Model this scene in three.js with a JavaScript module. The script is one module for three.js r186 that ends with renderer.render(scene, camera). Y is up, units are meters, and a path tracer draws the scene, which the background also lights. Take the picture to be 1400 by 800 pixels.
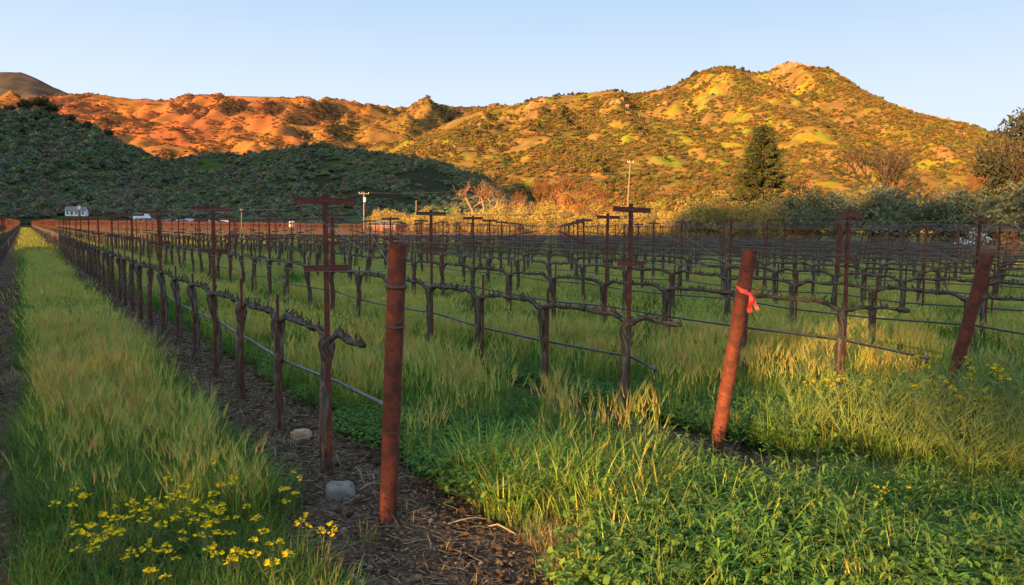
import * as THREE from 'three';

// ------------------------------------------------------------------ camera, sky, sun, exposure
const scene = new THREE.Scene();
const camera = new THREE.PerspectiveCamera(43.6, 1024 / 585, 0.1, 12000);
camera.rotation.order = 'YXZ';
camera.position.set(0, 1.65, 0);
camera.rotation.set(-Math.atan(0.092), 0, 0.7 * Math.PI / 180);
scene.add(camera);

const EXPOSURE = 3.4;
const SUN_AZ = -145 * Math.PI / 180, SUN_EL = 7 * Math.PI / 180;         // low evening sun behind the photographer, on the left
const sunDir = new THREE.Vector3(Math.sin(SUN_AZ) * Math.cos(SUN_EL), Math.sin(SUN_EL), -Math.cos(SUN_AZ) * Math.cos(SUN_EL));
const renderer = new THREE.WebGLRenderer({ antialias: true });
renderer.toneMapping = THREE.LinearToneMapping;
renderer.toneMappingExposure = EXPOSURE;
renderer.shadowMap.enabled = true;

{ // clear evening sky: pale at the horizon, blue overhead, brightened there and strongly round the sun as added fill
  const W = 512, H = 256, data = new Float32Array(W * H * 4);
  const hz = [0.76, 0.87, 0.99], mid = [0.455, 0.655, 0.905], zen = [0.46, 0.61, 0.84];
  for (let j = 0; j < H; j++) for (let i = 0; i < W; i++) {
    const el = Math.max(0, ((j + 0.5) / H - 0.5) * Math.PI), az = ((i + 0.5) / W - 0.5) * 2 * Math.PI;
    const d = [Math.cos(el) * Math.cos(az), Math.sin(el), Math.cos(el) * Math.sin(az)];
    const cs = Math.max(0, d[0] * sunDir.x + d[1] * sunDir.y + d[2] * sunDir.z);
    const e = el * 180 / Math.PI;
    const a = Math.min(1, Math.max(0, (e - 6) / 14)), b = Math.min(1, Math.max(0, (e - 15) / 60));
    const fillGlow = Math.pow(cs, 7) * Math.exp(-e / 30);
    for (let k = 0; k < 3; k++) {
      let c = hz[k] + (mid[k] - hz[k]) * a * a * (3 - 2 * a);
      c += (zen[k] - mid[k]) * b;
      c = c * (1 + fillGlow * [9.5, 7.0, 3.6][k]);
      data[(j * W + i) * 4 + k] = 1.05 * c / EXPOSURE;
    }
    data[(j * W + i) * 4 + 3] = 1;
  }
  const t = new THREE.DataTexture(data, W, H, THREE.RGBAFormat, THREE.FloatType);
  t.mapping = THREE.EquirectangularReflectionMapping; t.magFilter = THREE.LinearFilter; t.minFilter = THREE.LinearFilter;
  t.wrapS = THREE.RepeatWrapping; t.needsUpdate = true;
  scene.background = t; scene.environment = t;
}
const sun = new THREE.DirectionalLight(new THREE.Color().setRGB(1.0, 0.53, 0.16), 5);
sun.position.copy(sunDir).multiplyScalar(300); sun.target.position.set(0, 0, 0);
sun.castShadow = true; sun.shadow.radius = 1.5; sun.shadow.mapSize.set(4096, 4096);
Object.assign(sun.shadow.camera, { left: -400, right: 400, top: 150, bottom: -60, near: 1, far: 3000 });
scene.add(sun, sun.target);

// ------------------------------------------------------------------ helpers
function rngOf(seed) { let a = seed >>> 0; return () => { a = (a + 0x6D2B79F5) | 0; let t = Math.imul(a ^ (a >>> 15), 1 | a); t = (t + Math.imul(t ^ (t >>> 7), 61 | t)) ^ t; return ((t ^ (t >>> 14)) >>> 0) / 4294967296; }; }
const lerp = (a, b, t) => a + (b - a) * t, clamp = (x, a = 0, b = 1) => Math.min(b, Math.max(a, x));
const smooth = (a, b, x) => { const t = clamp((x - a) / (b - a)); return t * t * (3 - 2 * t); };
function hash3(x, y, z) { let h = Math.imul(x, 374761393) ^ Math.imul(y, 668265263) ^ Math.imul(z, 1440662683); h = Math.imul(h ^ (h >>> 13), 1274126177); return ((h ^ (h >>> 16)) >>> 0) / 4294967296; }
function noise(x, y, z = 0) {
  const xi = Math.floor(x), yi = Math.floor(y), zi = Math.floor(z), fx = x - xi, fy = y - yi, fz = z - zi;
  const u = fx * fx * (3 - 2 * fx), v = fy * fy * (3 - 2 * fy), w = fz * fz * (3 - 2 * fz);
  const n = (k) => lerp(lerp(hash3(xi, yi, zi + k), hash3(xi + 1, yi, zi + k), u), lerp(hash3(xi, yi + 1, zi + k), hash3(xi + 1, yi + 1, zi + k), u), v);
  return fz === 0 ? n(0) : lerp(n(0), n(1), w);
}
function fbm(x, y, o = 4, z = 0) { let s = 0, a = 0.5, n = 0; for (let i = 0; i < o; i++) { s += a * noise(x, y, z + i * 7); n += a; a *= 0.5; x *= 2.03; y *= 2.03; } return s / n; }
const ridged = (x, y, o = 3, z = 0) => { let s = 0, a = 0.5, n = 0; for (let i = 0; i < o; i++) { s += a * (1 - Math.abs(2 * noise(x, y, z + i * 5) - 1)); n += a; a *= 0.5; x *= 2.1; y *= 2.1; } return s / n; };
const V = (x, y, z) => new THREE.Vector3(x, y, z);

const taken = {};
function numbered(n) { const k = taken[n] = (taken[n] ?? -1) + 1; return k ? `${n}_${String(k).padStart(3, '0')}` : n; }
function shadows(o) { o.traverse(m => { if (m.isMesh) { m.castShadow = true; m.receiveShadow = true; } }); return o; }
function tag(o, label, category, group, kind) { if (label) o.userData.label = label; if (category) o.userData.category = category; if (group) o.userData.group = group; if (kind) o.userData.kind = kind; return o; }
function thing(name, label, category, pos = [0, 0, 0], turn = 0, group) { const g = new THREE.Group(); g.name = numbered(name); g.position.set(...pos); g.rotation.y = turn; scene.add(g); return tag(g, label, category, group); }
function part(name, geo, mat, parent, label) { const m = new THREE.Mesh(geo, mat); m.name = name; m.castShadow = m.receiveShadow = true; parent.add(m); if (label) m.userData.label = label; return m; }
function single(name, geo, mat, label, category, group) { const m = new THREE.Mesh(geo, mat); m.name = numbered(name); m.castShadow = m.receiveShadow = true; scene.add(m); return tag(m, label, category, group); }
function structure(name, geo, mat, label) { const m = new THREE.Mesh(geo, mat); m.name = numbered(name); m.castShadow = m.receiveShadow = true; scene.add(m); m.userData.kind = 'structure'; m.userData.label = label; m.userData.category = name.split('_').pop(); return m; }
function cloneOf(o, pos, turn = 0, scale = 1, label, group) { const c = o.clone(); c.name = numbered(o.name.replace(/_\d{3}$/, '')); c.position.set(...pos); c.rotation.set(0, turn, 0); if (Array.isArray(scale)) c.scale.set(...scale); else c.scale.setScalar(scale); if (label) c.userData.label = label; if (group) c.userData.group = group; scene.add(c); return c; }
function scatter(name, geo, mat, list, label, category) { // list of {p:[x,y,z], r, s, sy, tilt, c}
  const m = new THREE.InstancedMesh(geo, mat, Math.max(1, list.length)); m.name = numbered(name); m.castShadow = m.receiveShadow = true;
  const M = new THREE.Matrix4(), q = new THREE.Quaternion(), e = new THREE.Euler(), col = new THREE.Color();
  list.forEach((t, i) => {
    e.set(t.tx || 0, t.r || 0, t.tz || 0, 'YXZ'); q.setFromEuler(e);
    M.compose(V(...t.p), q, V(t.s, t.sy ?? t.s, t.sz ?? t.s)); m.setMatrixAt(i, M);
    if (t.c) m.setColorAt(i, col.setRGB(...t.c));
  });
  m.instanceMatrix.needsUpdate = true; if (m.instanceColor) m.instanceColor.needsUpdate = true;
  m.userData.kind = 'stuff'; m.userData.label = label; m.userData.category = category; scene.add(m); return m;
}

class GB { // collects triangles for one geometry
  constructor() { this.P = []; this.U = []; this.C = []; this.I = []; this.col = [1, 1, 1]; }
  v(x, y, z, u = 0, w = 0) { this.P.push(x, y, z); this.U.push(u, w); this.C.push(...this.col); return this.P.length / 3 - 1; }
  t(a, b, c) { this.I.push(a, b, c); }
  quad(a, b, c, d) { const i = this.v(...a, 0, 0), j = this.v(...b, 1, 0), k = this.v(...c, 1, 1), l = this.v(...d, 0, 1); this.t(i, j, k); this.t(i, k, l); }
  tri(a, b, c) { this.t(this.v(...a), this.v(...b), this.v(...c)); }
  tube(pts, rad, sides = 6, { cap = true, rough = 0, seed = 0 } = {}) {
    const n = pts.length, T = V(), N = V(), B = V(), q = new THREE.Quaternion(), prev = V(); let L = 0, base = this.P.length / 3;
    for (let i = 0; i < n; i++) {
      T.copy(pts[Math.min(n - 1, i + 1)]).sub(pts[Math.max(0, i - 1)]).normalize();
      if (i === 0) { N.set(Math.abs(T.y) < 0.9 ? 0 : 1, Math.abs(T.y) < 0.9 ? 1 : 0, 0).cross(T).normalize(); } else { q.setFromUnitVectors(prev, T); N.applyQuaternion(q).normalize(); L += pts[i].distanceTo(pts[i - 1]); }
      prev.copy(T); B.crossVectors(T, N);
      const r0 = typeof rad === 'function' ? rad(i / (n - 1)) : Array.isArray(rad) ? rad[i] : rad;
      for (let s = 0; s <= sides; s++) {
        const a = s % sides / sides * Math.PI * 2, c = Math.cos(a), d = Math.sin(a);
        let r = r0; if (rough) r *= 1 + rough * (2 * noise(c * 2 + 5 + seed, d * 2 + 5, L * 9 + seed * 3) - 1) + rough * 0.7 * (2 * noise(c * 5 + 9 + seed, d * 5 + 3, L * 24) - 1);
        this.v(pts[i].x + (N.x * c + B.x * d) * r, pts[i].y + (N.y * c + B.y * d) * r, pts[i].z + (N.z * c + B.z * d) * r, s / sides * r0 * 6.28, L);
      }
      if (i) for (let s = 0; s < sides; s++) { const a = base + (i - 1) * (sides + 1) + s, b = a + sides + 1; this.t(a, a + 1, b); this.t(a + 1, b + 1, b); }
    }
    if (cap) for (const e of [0, n - 1]) { const c = this.v(pts[e].x, pts[e].y, pts[e].z, 0, 0), o = base + e * (sides + 1); for (let s = 0; s < sides; s++) e ? this.t(c, o + s, o + s + 1) : this.t(c, o + s + 1, o + s); }
    return this;
  }
  box(cx, cy, cz, sx, sy, sz, ry = 0) {
    const c = Math.cos(ry), s = Math.sin(ry), P = (x, y, z) => [cx + x * c + z * s, cy + y, cz - x * s + z * c], a = sx / 2, b = sy / 2, d = sz / 2;
    const F = [[[-a, -b, d], [a, -b, d], [a, b, d], [-a, b, d]], [[a, -b, -d], [-a, -b, -d], [-a, b, -d], [a, b, -d]], [[a, -b, d], [a, -b, -d], [a, b, -d], [a, b, d]], [[-a, -b, -d], [-a, -b, d], [-a, b, d], [-a, b, -d]], [[-a, b, d], [a, b, d], [a, b, -d], [-a, b, -d]], [[-a, -b, -d], [a, -b, -d], [a, -b, d], [-a, -b, d]]];
    for (const f of F) { const w = Math.hypot(f[1][0] - f[0][0], f[1][2] - f[0][2]), h = Math.hypot(f[2][0] - f[1][0], f[2][1] - f[1][1], f[2][2] - f[1][2]); const i = this.v(...P(...f[0]), 0, 0), j = this.v(...P(...f[1]), w, 0), k = this.v(...P(...f[2]), w, h), l = this.v(...P(...f[3]), 0, h); this.t(i, j, k); this.t(i, k, l); }
    return this;
  }
  blade(x, y, z, dir, h, w, lean, segs = 3, droop = 1) { // a tapering grass blade that bends towards dir
    const cx = Math.cos(dir), cz = Math.sin(dir), px = -cz, pz = cx; let a, b;
    for (let i = 0; i <= segs; i++) {
      const t = i / segs, bend = lean * Math.pow(t, 1.8), yy = y + h * (t - droop * 0.35 * lean / Math.max(h, 0.01) * t * t * t), k = w * 0.5 * (i === segs ? 0.05 : (1 - t * 0.55));
      const X = x + cx * bend, Z = z + cz * bend, c = this.v(X - px * k, yy, Z - pz * k, 0, t), d = this.v(X + px * k, yy, Z + pz * k, 1, t);
      if (i) { this.t(a, b, d); this.t(a, d, c); } a = c; b = d;
    }
  }
  build(creased) { const g = new THREE.BufferGeometry(); g.setAttribute('position', new THREE.Float32BufferAttribute(this.P, 3)); g.setAttribute('uv', new THREE.Float32BufferAttribute(this.U, 2)); g.setAttribute('color', new THREE.Float32BufferAttribute(this.C, 3)); g.setIndex(this.I); g.computeVertexNormals(); return g; }
}

function tex(w, h, fn, srgb = false) { const d = new Uint8Array(w * h * 4); for (let j = 0; j < h; j++) for (let i = 0; i < w; i++) { const c = fn(i / w, j / h); for (let k = 0; k < 3; k++) d[(j * w + i) * 4 + k] = clamp(c[k]) * 255; d[(j * w + i) * 4 + 3] = 255; } const t = new THREE.DataTexture(d, w, h); t.wrapS = t.wrapT = THREE.RepeatWrapping; t.magFilter = THREE.LinearFilter; t.minFilter = THREE.LinearMipmapLinearFilter; t.generateMipmaps = true; if (srgb) t.colorSpace = THREE.SRGBColorSpace; t.needsUpdate = true; return t; }
// noise that tiles over [0,1)
function tnoise(u, v, f, z = 0) { const x = u * f, y = v * f, xi = Math.floor(x), yi = Math.floor(y), fx = x - xi, fy = y - yi, a = fx * fx * (3 - 2 * fx), b = fy * fy * (3 - 2 * fy), m = (k) => ((k % f) + f) % f; return lerp(lerp(hash3(m(xi), m(yi), z), hash3(m(xi + 1), m(yi), z), a), lerp(hash3(m(xi), m(yi + 1), z), hash3(m(xi + 1), m(yi + 1), z), a), b); }
const tfbm = (u, v, f, o = 4, z = 0) => { let s = 0, a = 0.5, n = 0; for (let i = 0; i < o; i++) { s += a * tnoise(u, v, f << i, z + i); n += a; a *= 0.55; } return s / n; };
const toS = (c) => c <= 0.0031308 ? 12.92 * c : 1.055 * Math.pow(c, 1 / 2.4) - 0.055;
const mixc = (a, b, t) => [lerp(a[0], b[0], t), lerp(a[1], b[1], t), lerp(a[2], b[2], t)];

// ------------------------------------------------------------------ materials
const M = {};
const rustMap = tex(512, 512, (u, v) => { const n = tfbm(u, v, 6, 5, 3), p = tfbm(u, v, 24, 4, 9), k = clamp((n - 0.35) * 2.2); let c = mixc([0.085, 0.024, 0.018], [0.195, 0.045, 0.025], k); c = mixc(c, [0.27, 0.08, 0.037], smooth(0.58, 0.72, p) * 0.3); c = mixc(c, [0.045, 0.02, 0.019], smooth(0.55, 0.78, tfbm(u, v, 12, 4, 21)) * 0.45); return c.map(toS); }, true);
const rustBump = tex(256, 256, (u, v) => { const n = tfbm(u, v, 16, 4, 5); return [n, n, n]; });
rustMap.repeat.set(3, 3); rustBump.repeat.set(6, 6);
M.rust = new THREE.MeshStandardMaterial({ map: rustMap, bumpMap: rustBump, bumpScale: 0.0015, roughness: 0.82, metalness: 0.15 });
const barkMap = tex(256, 512, (u, v) => { const s = tfbm((u + 0.03 * tnoise(u, v, 8, 4)) % 1, (v * 0.25) % 1, 16, 4, 2), k = tfbm(u, v, 12, 3, 7), g = clamp((s - 0.3) * 2); return mixc(mixc([0.035, 0.027, 0.022], [0.165, 0.13, 0.1], g), [0.22, 0.19, 0.16], smooth(0.55, 0.8, k) * 0.6).map(toS); }, true);
const barkBump = tex(256, 512, (u, v) => { const s = tfbm(u, (v * 0.25) % 1, 16, 4, 2); return [s, s, s]; });
barkMap.repeat.set(5, 1.6); barkBump.repeat.set(5, 1.6);
M.bark = new THREE.MeshStandardMaterial({ map: barkMap, bumpMap: barkBump, bumpScale: 0.008, roughness: 0.95, vertexColors: true });
M.vineFar = new THREE.MeshStandardMaterial({ color: new THREE.Color().setRGB(0.09, 0.072, 0.06), roughness: 0.95 });
M.treeBark = new THREE.MeshStandardMaterial({ map: barkMap, roughness: 0.95, vertexColors: true });
M.leaf = new THREE.MeshPhysicalMaterial({ vertexColors: true, roughness: 0.9, specularIntensity: 0.3, side: THREE.DoubleSide, transmission: 0.3, thickness: 0 });
M.grass = new THREE.MeshPhysicalMaterial({ vertexColors: true, roughness: 0.85, specularIntensity: 0.3, side: THREE.DoubleSide, transmission: 0.4, thickness: 0 });
M.matte = new THREE.MeshStandardMaterial({ vertexColors: true, roughness: 0.95, side: THREE.DoubleSide });
M.petal = new THREE.MeshPhysicalMaterial({ vertexColors: true, roughness: 0.9, specularIntensity: 0.1, side: THREE.DoubleSide, transmission: 0.15, thickness: 0 });
M.hose = new THREE.MeshStandardMaterial({ color: new THREE.Color().setRGB(0.035, 0.037, 0.042), roughness: 0.38 });
M.wire = new THREE.MeshStandardMaterial({ color: new THREE.Color().setRGB(0.22, 0.2, 0.18), roughness: 0.5, metalness: 0.7 });
M.terrain = new THREE.MeshPhysicalMaterial({ vertexColors: true, roughness: 1, specularIntensity: 0 });
const std = (r, g, b, rough = 0.8, extra = {}) => new THREE.MeshStandardMaterial({ color: new THREE.Color().setRGB(r, g, b), roughness: rough, ...extra });

// ------------------------------------------------------------------ the lie of the land
const D = [-0.5546, -0.8321], P = [0.8321, -0.5546];                    // along the rows, across the rows
const ROW0 = [-0.673, -3.916], STEP = [2.13, -1.17], GAP = 2.4;          // foot of the nearest end post; from one end post to the next
const gy = (x, z) => -0.0035 * clamp(-z - 4, 0, 170);                    // the field falls away very gently
const rowOf = (x, z) => { const dx = x - ROW0[0], dz = z - ROW0[1]; return [dx * P[0] + dz * P[1], dx * D[0] + dz * D[1]]; };
const STEPA = STEP[0] * P[0] + STEP[1] * P[1], STEPS = STEP[0] * D[0] + STEP[1] * D[1];
const GAPW = STEPA;                                                       // metres between rows
const fromRow = (a, s) => [ROW0[0] + P[0] * a + D[0] * s, ROW0[1] + P[1] * a + D[1] * s];
const rowPoint = (i, s) => fromRow(GAPW * i, STEPS * i + s - (i === 2 ? 0.15 : 0));              // s metres in from the end post of row i
const headland = (a) => STEPS * a / GAPW;                                 // s of the line of end posts at a
const LAST = 19;
const SHADE_TREES = [[-38, 0, 0.72], [-32, 0, 0.88], [-26, 0, 1.02], [-20, 0, 1.12], [-14, 0, 1.15], [-5.9, 0, 1.2], [6.3, 0, 1.18], [13, 0, 1.2], [19, 0, 1.2], [-35, 11, 0.8], [-29, 11, 0.95], [-23, 11, 1.1], [-17, 11, 1.2], [-11, 11, 1.2], [-6.3, 12, 1.15], [8, 11, 1.2], [15, 11, 1.2]].map(([k, b, s]) => [-25 + 0.819 * k - 0.574 * b, 32 + 0.574 * k + 0.819 * b, s]);   // windbreak outside the picture, between the field and the low sun

// ground: one sheet to the horizon
{
  const xs = [], zs = []; for (let i = -60; i <= 60; i++) { const k = Math.sign(i) * Math.pow(Math.abs(i) / 60, 3); xs.push(k * 7000); zs.push(k * 7000); }
  const g = new GB();
  for (const z of zs) for (const x of xs) { const n = fbm(x / 60 + 50, z / 60 + 50, 3), m = fbm(x / 9 + 20, z / 9, 3); g.col = mixc([0.055, 0.075, 0.025], [0.12, 0.11, 0.045], clamp(n * 1.4 - 0.3 + (m - 0.5))); g.v(x, gy(x, z) - 0.03, z); }
  const n = xs.length; for (let j = 0; j < n - 1; j++) for (let i = 0; i < n - 1; i++) { const a = j * n + i; g.t(a, a + n, a + 1); g.t(a + 1, a + n, a + n + 1); }
  structure('ground', g.build(), M.terrain, 'grassy valley floor under the vineyard');
}
// vineyard soil, with its own grain, under vines and cover crop
{
  const map = tex(1024, 1024, (u, v) => { const n = tfbm(u, v, 8, 6, 1), f = tfbm(u, v, 64, 4, 13), st = tfbm(u, v, 40, 3, 30); let c = mixc([0.045, 0.029, 0.02], [0.13, 0.088, 0.06], clamp(n * 1.6 - 0.35 + (f - 0.5) * 0.9)); c = mixc(c, [0.2, 0.16, 0.11], smooth(0.66, 0.74, st) * 0.8); return c.map(toS); }, true);
  const bump = tex(512, 512, (u, v) => { const f = tfbm(u, v, 32, 4, 13); return [f, f, f]; });
  const mat = new THREE.MeshPhysicalMaterial({ map, bumpMap: bump, bumpScale: 0.03, roughness: 1, specularIntensity: 0.1 });
  const g = new GB(), A0 = -7, A1 = GAPW * (LAST + 0.7), S0 = -8, S1 = 215, nA = 90, nS = 60;
  for (let j = 0; j <= nS; j++) for (let i = 0; i <= nA; i++) { const a = lerp(A0, A1, i / nA), s = S0 + (S1 - S0) * Math.pow(j / nS, 1.6), [x, z] = fromRow(a, s); g.v(x, gy(x, z), z, a / 2.3, s / 2.3); }
  for (let j = 0; j < nS; j++) for (let i = 0; i < nA; i++) { const a = j * (nA + 1) + i; g.t(a, a + 1, a + nA + 1); g.t(a + 1, a + nA + 2, a + nA + 1); }
  const m = structure('vineyard_soil', g.build(), mat, 'dark brown tilled vineyard soil'); m.userData.category = 'soil';
  // crumbly berm of loose soil under the two nearest rows
  for (const [i, s0, s1, w] of [[0, -2.2, 16, 0.62], [1, -1.2, 9, 0.5]]) {
    const b = new GB(), na = 46, ns = Math.round((s1 - s0) / 0.028);
    for (let j = 0; j <= ns; j++) for (let k = 0; k <= na; k++) {
      const ca = lerp(-w, w, k / na), s = lerp(s0, s1, j / ns), a = GAPW * i + ca, [x, z] = fromRow(a, STEPS * i + s), e = Math.min(1, (1 - Math.abs(ca) / w) * 2.5) * Math.min(1, (s - s0) * 2);
      const h = 0.012 + 0.03 * (fbm(a * 3 + 9, s * 3, 3) - 0.35) + 0.04 * (fbm(a * 14, s * 14, 3) - 0.5) + 0.022 * (noise(a * 45, s * 45) - 0.5);
      b.v(x, gy(x, z) - 0.012 + e * Math.max(0.004, h + 0.012), z, a / 1.3, s / 1.3);
    }
    for (let j = 0; j < ns; j++) for (let k = 0; k < na; k++) { const a = j * (na + 1) + k; b.t(a, a + 1, a + na + 1); b.t(a + 1, a + na + 2, a + na + 1); }
    const o = structure('soil_berm', b.build(), mat, i ? 'crumbly soil strip under the ribbon row' : 'crumbly bare soil strip under the nearest vine row'); o.userData.category = 'soil';
  }
}

// ------------------------------------------------------------------ hills and mountains
function crestAt(pts, x) { if (x <= pts[0][0]) return pts[0][1]; for (let i = 1; i < pts.length; i++) if (x <= pts[i][0]) { const t = (x - pts[i - 1][0]) / (pts[i][0] - pts[i - 1][0]); return lerp(pts[i - 1][1], pts[i][1], t); } return pts[pts.length - 1][1]; }
const hills = [];
function hill(name, label, o) { // o: crest [[x,h]], zc(x), W, back, x0,x1, cell, gully, lam, jag, color(x,z,h,t,slope)
  const zmin = o.z0, zmax = o.z1, nx = Math.round((o.x1 - o.x0) / o.cell), nz = Math.round((zmax - zmin) / o.cell);
  const height = (x, z) => {
    const hc = crestAt(o.crest, x), zc = o.zc(x), t = (z - zc) / o.W;
    if (t > 1.05 || t < -o.back / o.W * 1.2) return -8;
    const pr = t >= 0 ? Math.pow(Math.max(0, 1 - t), o.pow || 1.2) : Math.max(0, 1 + t * o.W / o.back);
    const edge = clamp(t >= 0 ? t * 6 : -t * 3), belly = edge * Math.max(0, 1 - t);
    const wx = x + 0.35 * o.lam * (2 * fbm(x / o.lam * 0.7, z / o.lam * 0.7, 2, 40) - 1);
    const gul = ridged(wx / o.lam + 30, z / (o.lam * 2.6) + 30, 3) - 0.62;
    return (hc - (o.drop || 0)) * pr + belly * gul * o.gully * (hc / o.hmax) + belly * (ridged(wx / (o.lam * 0.3) + 11, z / (o.lam * 0.85) + 5, 2) - 0.6) * o.gully * 0.24 * (hc / o.hmax) + (fbm(x / 23 + 70, z / 23 + 70, 3) - 0.5) * o.jag * (0.25 + 0.75 * edge) - (pr <= 0 ? 8 : 0);
  };
  const g = new GB();
  for (let j = 0; j <= nz; j++) for (let i = 0; i <= nx; i++) { const x = lerp(o.x0, o.x1, i / nx), z = lerp(zmin, zmax, j / nz), h = height(x, z); g.col = o.color(x, z, h, (z - o.zc(x)) / o.W, height); g.v(x, h, z, x / 10, z / 10); }
  for (let j = 0; j < nz; j++) for (let i = 0; i < nx; i++) { const a = j * (nx + 1) + i, q = Math.max(g.P[a * 3 + 1], g.P[(a + 1) * 3 + 1], g.P[(a + nx + 1) * 3 + 1], g.P[(a + nx + 2) * 3 + 1]); if (q < -7.5) continue; g.t(a, a + nx + 1, a + 1); g.t(a + 1, a + nx + 1, a + nx + 2); }
  structure(name, g.build(), M.terrain, label);
  hills.push({ height, ...o }); return { height, ...o };
}
const patch = (x, z, f, lo, hi, s = 0) => smooth(lo, hi, fbm(x * f + s, z * f + s, 4, s));
const farM = hill('mountain', 'distant mountain shoulder darkened to shadow grey catching orange light on its crest', {
  crest: [[-3900, 560], [-2950, 700], [-2687, 733], [-2477, 711], [-2354, 709], [-2268, 669], [-2129, 608], [-1990, 551], [-1780, 484], [-1200, 250]], hmax: 730, zc: () => -3600, W: 1500, back: 500, x0: -3900, x1: -1200, z0: -4000, z1: -2050, cell: 26, gully: 150, lam: 240, jag: 22, pow: 1.1,
  color: (x, z, h, t) => { const n = patch(x, z, 0.008, 0.35, 0.65, 3), m = patch(x, z, 0.03, 0.4, 0.65, 8); return mixc(mixc([0.13, 0.085, 0.062], [0.085, 0.07, 0.055], n), [0.05, 0.043, 0.04], m * 0.85); } });  // colour darkened to stand in for the shadow on this mountain
const redM = hill('mountain', 'long reddish brown mountain ridge with folded gullies', {
  crest: [[-2100, 250], [-1679, 331], [-1517, 391], [-1429, 426], [-1320, 413], [-1197, 402], [-1074, 416], [-988, 422], [-866, 423], [-694, 420], [-645, 407], [-596, 414], [-523, 408], [-462, 385], [-400, 383], [-265, 404], [-204, 395], [-106, 391], [140, 389], [500, 330]], hmax: 420, zc: () => -2500, W: 1300, back: 350, x0: -2100, x1: 500, z0: -2800, z1: -1150, cell: 12, gully: 190, lam: 170, jag: 24, pow: 0.95,
  color: (x, z, h, t) => { const n = patch(x, z, 0.006, 0.38, 0.62, 3), m = patch(x, z, 0.025, 0.45, 0.65, 8), k = smooth(-700, -250, x + (noise(x / 90, z / 90) - 0.5) * 300), f = noise(x / 11, z / 11); let c = mixc([0.37, 0.12, 0.045], [0.27, 0.145, 0.03], n * 0.6 + k * 0.4); c = mixc(c, [0.15, 0.115, 0.035], k * 0.75); c = mixc(c, [0.13, 0.07, 0.035], m * (0.45 + 0.3 * k)); return c.map(v => v * (0.8 + 0.4 * f)); } });
const goldM = hill('mountain', 'tall green and golden mountain with rocky orange peak and chaparral', {
  crest: [[-520, 60], [-300, 95], [-190, 150], [-110, 190], [-57, 209], [-4, 218], [49, 233], [115, 239], [167, 246], [220, 240], [273, 250], [312, 268], [338, 284], [371, 291], [397, 289], [424, 279], [457, 284], [489, 298], [522, 290], [563, 266], [610, 250], [658, 228], [698, 215], [738, 206], [772, 200], [793, 187], [846, 179], [926, 174], [1060, 171], [1260, 160], [1700, 140]], hmax: 298, zc: () => -1350, W: 760, back: 260, x0: -520, x1: 1700, z0: -1620, z1: -560, cell: 5, gully: 70, lam: 105, jag: 9, pow: 1.12,
  color: (x, z, h, t) => {
    const dry = clamp(patch(x, z, 0.014, 0.42, 0.62, 3) * 0.6 + patch(x, z, 0.05, 0.42, 0.6, 5) * 0.6), br = patch(x, z, 0.045, 0.46, 0.58, 8), fine = noise(x / 7, z / 7), soil = patch(x, z, 0.06, 0.53, 0.6, 21);
    let c = mixc([0.185, 0.23, 0.018], [0.29, 0.195, 0.025], dry); c = mixc(c, [0.4, 0.165, 0.045], soil * 0.85); c = mixc(c, [0.17, 0.115, 0.03], br * 0.6);
    const rag = 26 * (fbm(x / 12, z / 12, 3, 61) - 0.5), rock = smooth(52, 30, Math.hypot(x - 505, (z + 1318) * 0.8) + rag) + smooth(30, 16, Math.hypot(x - 778, (z + 1335) * 0.8) + rag) + smooth(22, 10, Math.hypot(x - 700, (z + 1338) * 0.8) + rag);
    c = mixc(c, [0.42, 0.185, 0.085], clamp(rock) * (0.7 + 0.3 * fine)); c = mixc(c, [0.2, 0.11, 0.05], patch(x, z, 0.02, 0.5, 0.6, 47) * 0.7);
    c = mixc(c, [0.16, 0.11, 0.04], smooth(0.56, 0.66, fbm(x / 9 + 3, z / 9, 2, 33)) * 0.7); return c.map(v => v * (0.72 + 0.56 * fine)); } });
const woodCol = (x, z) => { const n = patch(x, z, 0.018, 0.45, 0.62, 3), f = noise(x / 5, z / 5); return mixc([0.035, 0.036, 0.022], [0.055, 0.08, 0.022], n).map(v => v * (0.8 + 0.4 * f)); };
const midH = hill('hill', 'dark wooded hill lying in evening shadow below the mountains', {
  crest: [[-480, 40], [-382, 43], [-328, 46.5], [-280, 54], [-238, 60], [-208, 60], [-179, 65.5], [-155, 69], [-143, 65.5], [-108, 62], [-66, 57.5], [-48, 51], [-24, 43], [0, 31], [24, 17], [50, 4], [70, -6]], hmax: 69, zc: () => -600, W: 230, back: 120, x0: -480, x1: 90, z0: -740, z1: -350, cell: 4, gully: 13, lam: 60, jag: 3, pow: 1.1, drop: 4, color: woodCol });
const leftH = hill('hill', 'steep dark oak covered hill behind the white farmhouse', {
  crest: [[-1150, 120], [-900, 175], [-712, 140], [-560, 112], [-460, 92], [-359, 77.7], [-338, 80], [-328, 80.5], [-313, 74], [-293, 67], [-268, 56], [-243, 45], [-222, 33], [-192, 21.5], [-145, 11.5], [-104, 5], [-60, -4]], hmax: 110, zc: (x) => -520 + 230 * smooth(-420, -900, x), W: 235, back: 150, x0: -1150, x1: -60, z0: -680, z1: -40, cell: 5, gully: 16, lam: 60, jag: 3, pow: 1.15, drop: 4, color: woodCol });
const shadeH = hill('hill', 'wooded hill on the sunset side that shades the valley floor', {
  crest: [[-1250, 60], [-1000, 110], [-800, 160], [-714, 165], [-650, 166], [-589, 164], [-555, 158], [-500, 152], [-450, 138], [-400, 112], [-350, 55], [-310, -8]], hmax: 166, zc: () => 20, W: 260, back: 260, x0: -1250, x1: -310, z0: -290, z1: 330, cell: 14, gully: 20, lam: 90, jag: 4, pow: 1, color: woodCol });

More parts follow.
